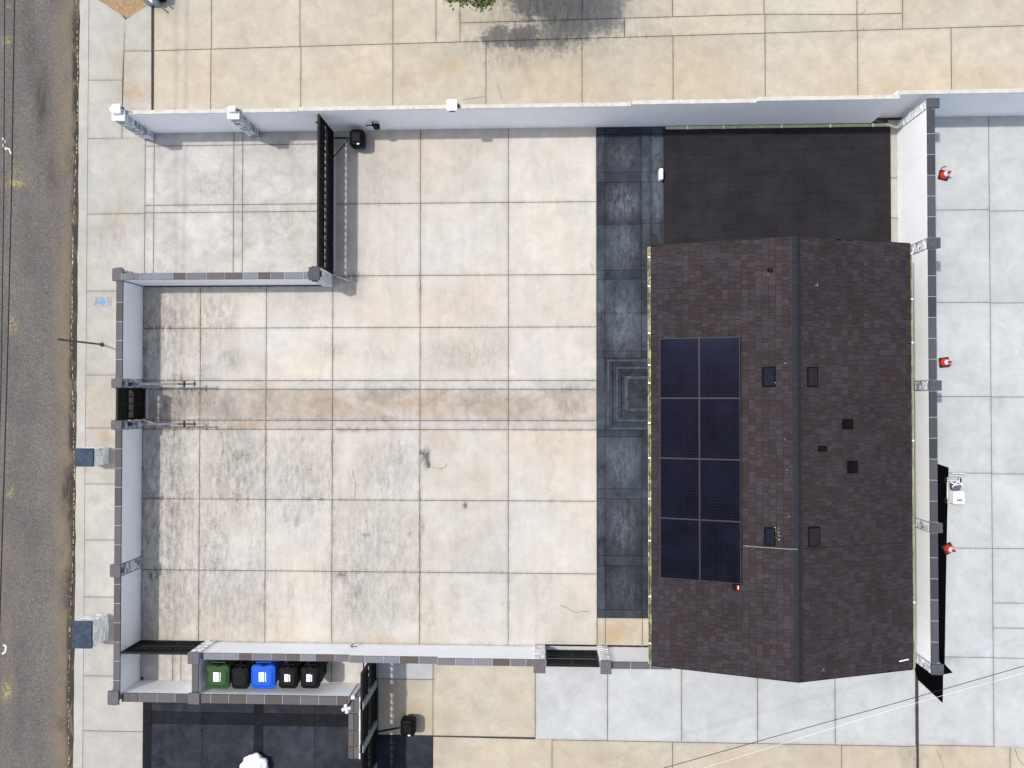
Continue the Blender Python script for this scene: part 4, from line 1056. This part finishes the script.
# ------------------------------------------------------------------ white fixture on the pier, white bundle
x, y = W(364.3, 681)
t = thing('weather_sensor', 'slim dark pole with a white four-lobed head at the end of the bin enclosure', 'sensor', (x, y, 0))
MB().tube([(x, y, 0), (x, y, 2.22)], .024, 8).build('pole', MAT['black'], t)
for k in range(4):
    a = k*math.pi/2+.2; cx, cy = x+.085*math.cos(a), y+.085*math.sin(a)
    MB().lathe(cx, cy, [(.02, 2.20), (.045, 2.22), (.048, 2.26), (.025, 2.29)], 12).build('lobe', MAT['bwhite'], t)
    MB().tube([(x, y, 2.24), (cx, cy, 2.24)], .014, 6).build('arm', MAT['bwhite'], t)
MB().lathe(x, y, [(.035, 2.18), (.04, 2.28), (.02, 2.31)], 12).build('hub', MAT['bwhite'], t)
MB().bbox(x-.02, y+.03, -.01, x+.09, y+.14, 1.62, .01).build('gate_post', MAT['ltgrey'], g5)
cx, cy = W(255, 767, .2)
bm = bmesh.new(); bmesh.ops.create_icosphere(bm, subdivisions=4, radius=1)
import mathutils.noise as mn
for v in bm.verts:
    n_ = v.co.normalized(); k = 1+.28*mn.noise(n_*1.7+Vector((3, 1, 0)))+.10*mn.noise(n_*5)
    v.co = Vector((n_.x*.40*k, n_.y*.36*k, max(-.18, n_.z*.26*k)))
me = bpy.data.meshes.new('white_bag'); bm.to_mesh(me); bm.free(); me.materials.append(MAT['bwhite'])
for p in me.polygons: p.use_smooth = True
o = bpy.data.objects.new('white_bag', me); COL.objects.link(o); o.location = (cx, cy, .18)
tag(o, 'rounded white lumpy bag on the dark driveway at the bottom edge', 'bag')

# ------------------------------------------------------------------ right-hand paving
def cone_proto():
    t = thing('traffic_cone', 'x', 'traffic cone', (0, 0, 0), 'traffic cones on the right-hand paving')
    MB().bbox(-.15, -.15, 0, .15, .15, .03, .02).build('base', MAT['rubber'], t)
    MB().lathe(0, 0, [(.125, .031), (.115, .05), (.078, .20), (.0775, .201)], 20).build('body', MAT['orange'], t, smooth=True)
    MB().lathe(0, 0, [(.079, .201), (.05, .33)], 20).build('reflective_band', MAT['bwhite'], t)
    MB().lathe(0, 0, [(.049, .331), (.026, .45), (.02, .455)], 16).build('tip', MAT['red'], t)
    return t
c1 = cone_proto(); x, y = W(943.5, 175.5); c1.location = (x, y, 0); c1.rotation_euler.z = -.25; c1['label'] = 'red and white traffic cone furthest up the right-hand paving, near the wall junction'
x, y = W(944, 362.5); dup(c1, (x, y, 0), 'red and white traffic cone beside the middle pillar of the right-hand wall', rz=.1)
x, y = W(948, 548.5); dup(c1, (x, y, 0), 'red and white traffic cone standing at the edge of the black wedge', rz=.5)
# black hook-shaped strap at first cone
x, y = W(944, 171)
tag(MB().tube([(x-.10, y-.02, .012), (x-.08, y+.08, .014), (x+.0, y+.13, .014), (x+.06, y+.12, .012)], .012, 6).build('rubber_strap', MAT['rubber']), 'short curved black strap on the paving behind the uppermost traffic cone', 'strap')
# flat black wedge beside the wall
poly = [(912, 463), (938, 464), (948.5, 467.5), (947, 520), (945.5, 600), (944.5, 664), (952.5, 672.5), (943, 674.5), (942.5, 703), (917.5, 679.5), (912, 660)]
o = MB().prism(pq(*poly), .002, .014).build('black_wedge', MAT['sheet']); tag(o, 'long pointed flat matt black wedge along the outer foot of the right-hand wall', 'sheet')
# wheeled machine
def cart():
    x, y = W(956.5, 489, .3)
    t = thing('wheeled_machine', 'small grey and white wheeled machine with a tubular frame on the right-hand paving', 'machine', (x, y, 0))
    fr = MB(); r_ = .016
    for s_ in (-1, 1):
        fr.tube([(x+s_*.17, y-.42, .10), (x+s_*.17, y+.30, .12), (x+s_*.17, y+.46, .42)], r_, 8)
    for yy, zz in ((-.42, .10), (-.02, .11), (.22, .12), (.46, .42), (.38, .28)): fr.tube([(x-.17, y+yy, zz), (x+.17, y+yy, zz)], r_, 8)
    fr.build('frame', MAT['ltgrey'], t)
    c = MB().bbox(x-.13, y-.44, .12, x+.20, y-.06, .40, .03).build('cover', MAT['bwhite'], t, bevel=.01)
    MB().box(x-.05, y-.33, .401, x+.12, y-.29, .405).box(x-.05, y-.26, .401, x+.12, y-.24, .405).box(x-.05, y-.21, .401, x+.12, y-.20, .405).build('vent_slots', MAT['black'], c)
    e = MB().bbox(x-.12, y-.03, .14, x+.12, y+.18, .30, .02); e.lathe(x+.03, y+.08, [(.07, .30), (.075, .36), (.05, .37)], 16)
    e.build('engine', plain('engine_grey', (.10, .10, .13), .5, .3, 14), t)
    MB().tube([(x-.16, y+.2, .3), (x-.05, y+.12, .38), (x+.08, y+.16, .38), (x+.17, y+.05, .33)], .02, 8).build('hose', MAT['ltgrey'], t)
    MB().tube([(x-.14, y+.06, .35), (x+.0, y+.22, .37), (x+.15, y+.14, .36)], .014, 8).build('control_lever', MAT['bwhite'], t)
    for sx_ in (-1, 1):
        for sy_ in (-.36, .24): MB().wheel((x+sx_*.20, y+sy_, .08), .08, .04).build('wheel', MAT['rubber'], t)
cart()
# drain slot
o = MB().box(W(916, 720)[0], W(917, 900)[1], -.008, W(918.6, 720)[0], W(917, 676)[1], .004).build('drain_slot', MAT['joint']); tag(o, kind='structure')

# ------------------------------------------------------------------ top left cabinet, camera on the wall
x, y = W(149, -6, .5)
t = thing('utility_cabinet', 'pale blue-grey cabinet with white slats partly cut off at the top left', 'cabinet', (x, y, 0))
MB().bbox(x-.30, y-.12, 0, x+.12, y+.55, .5, .02).build('cabinet', plain('blue_grey_paint', (.30, .36, .38), .5, .1, 9), t)
for k in range(2):
    m = MB(); a = -.7; d = Vector((math.cos(a), math.sin(a), 0)); p = Vector((x-.24+k*.16, y+.04+k*.12, .54))
    m.tube([p, p+d*.48], .03, 6); m.build('slat', MAT['bwhite'], t)
MB().bbox(x+.10, y-.02, .0, x+.30, y+.5, .62, .02).build('dark_post', MAT['black2'], t)
x, y = W(452, 104.5, 1.9)
t = thing('wall_camera', 'small white camera box on top of the tall white wall', 'camera', (x, y, 1.8))
MB().bbox(x-.15, y-.17, 1.80, x+.15, y+.14, 1.93, .02).build('housing', MAT['bwhite'], t)
MB().bbox(x+.12, y-.06, 1.84, x+.20, y+.03, 1.90, .01).build('lens_hood', MAT['black2'], t)
MB().bbox(x-.08, y-.185, 1.812, x+.08, y-.172, 1.85, .004).build('foot', MAT['black2'], t)
# little grey stone pieces / valve on garden wall
x, y = W(352, 645.5, .4)
t = thing('tap', 'small dark tap fixed to the inner face of the lower white wall', 'tap', (x, ys, .4))
MB().tube([(x, ys+.0, .4), (x, ys+.09, .42), (x+.05, ys+.10, .38)], .014, 6).build('spout', MAT['black2'], t)
MB().tube([(x-.05, ys+.06, .45), (x+.16, ys+.05, .45)], .011, 6).build('handle', MAT['black2'], t)

# ------------------------------------------------------------------ overhead cables
def cable(pts, z, r, mat, label, name='overhead_cable'):
    P_ = [(*W(a, b_, z), z) for a, b_ in pts]
    return tag(MB().tube(P_, r, 6).build(name, mat), label, 'cable')
cable([(18, -200), (14.5, 0), (11.5, 192), (6.8, 384), (1, 576), (-8, 900)], 4.85, .016, MAT['cable'], 'black overhead cable above the street, right one of the pair')
cable([(6, -200), (4.6, 0), (3.8, 192), (1, 384), (-4, 560), (-20, 900)], 4.8, .0135, MAT['cable'], 'black overhead cable above the street, left one of the pair')
cable([(560, 797), (664, 768), (768, 738.5), (896, 703), (1024, 666), (1200, 614)], 4.6, .008, MAT['cable'], 'thin black overhead cable crossing the bottom right corner')
cable([(600, 801), (704, 768), (768, 748), (896, 708.5), (1024, 673), (1200, 623)], 4.6, .003, MAT['wcable'], 'thin white overhead cable crossing the bottom right corner just below the black one')

# ------------------------------------------------------------------ tree beyond the top edge
def tree():
    cx, cy = W(530, -31)
    t = thing('shade_tree', 'green leafy tree reaching in over the sandy paving at the top edge', 'tree', (cx, cy, 0))
    m = MB(); m.tube([(cx, cy, 0), (cx+.05, cy, .8), (cx-.03, cy+.05, 1.7), (cx, cy, 2.5)], [.16, .13, .11, .08], 10)
    tips = []
    for k in range(16):
        a = k/16*6.28+random.uniform(-.2, .2); r_ = random.uniform(.9, 1.8); z0 = random.uniform(1.3, 2.3)
        p1 = Vector((cx+r_*.5*math.cos(a), cy+r_*.5*math.sin(a), z0+.5)); p2 = Vector((cx+r_*math.cos(a), cy+r_*math.sin(a), z0+random.uniform(.4, 1.1)))
        m.tube([(cx, cy, z0), p1, p2], [.05, .03, .012], 6); tips += [p1, p2, (p1+p2)/2]
    m.build('trunk', MAT['bark'], t)
    # one low branch reaching down-left into the frame
    lx, ly = W(464, -2, 2.1); 
    c = MB(); centers = [(p, .45) for p in tips]+[(Vector((cx+random.gauss(0, .8), cy+random.gauss(0, .8), 2.6+random.uniform(0, .9))), .5) for _ in range(26)]
    for k in range(16): centers.append((Vector((lx+random.uniform(-.6, .8), ly+random.uniform(-.05, .3), 2.0+random.uniform(-.2, .3))), .20))
    for p, s_ in centers:
        for _ in range(int(620*s_/.45) if s_ > .3 else 150):
            q_ = p+Vector((random.gauss(0, s_*.5), random.gauss(0, s_*.5), random.gauss(0, s_*.35)))
            L_ = random.uniform(.05, .11); d = Vector((random.gauss(0, 1), random.gauss(0, 1), random.gauss(0, .4))).normalized()
            e = d.cross(Vector((random.gauss(0, .5), random.gauss(0, .5), 1))).normalized()*L_*.32
            c.add([q_-d*L_/2, q_+e, q_+d*L_/2, q_-e], [(0, 1, 2, 3)])
    c.build('crown', MAT['leaf'], t)
tree()
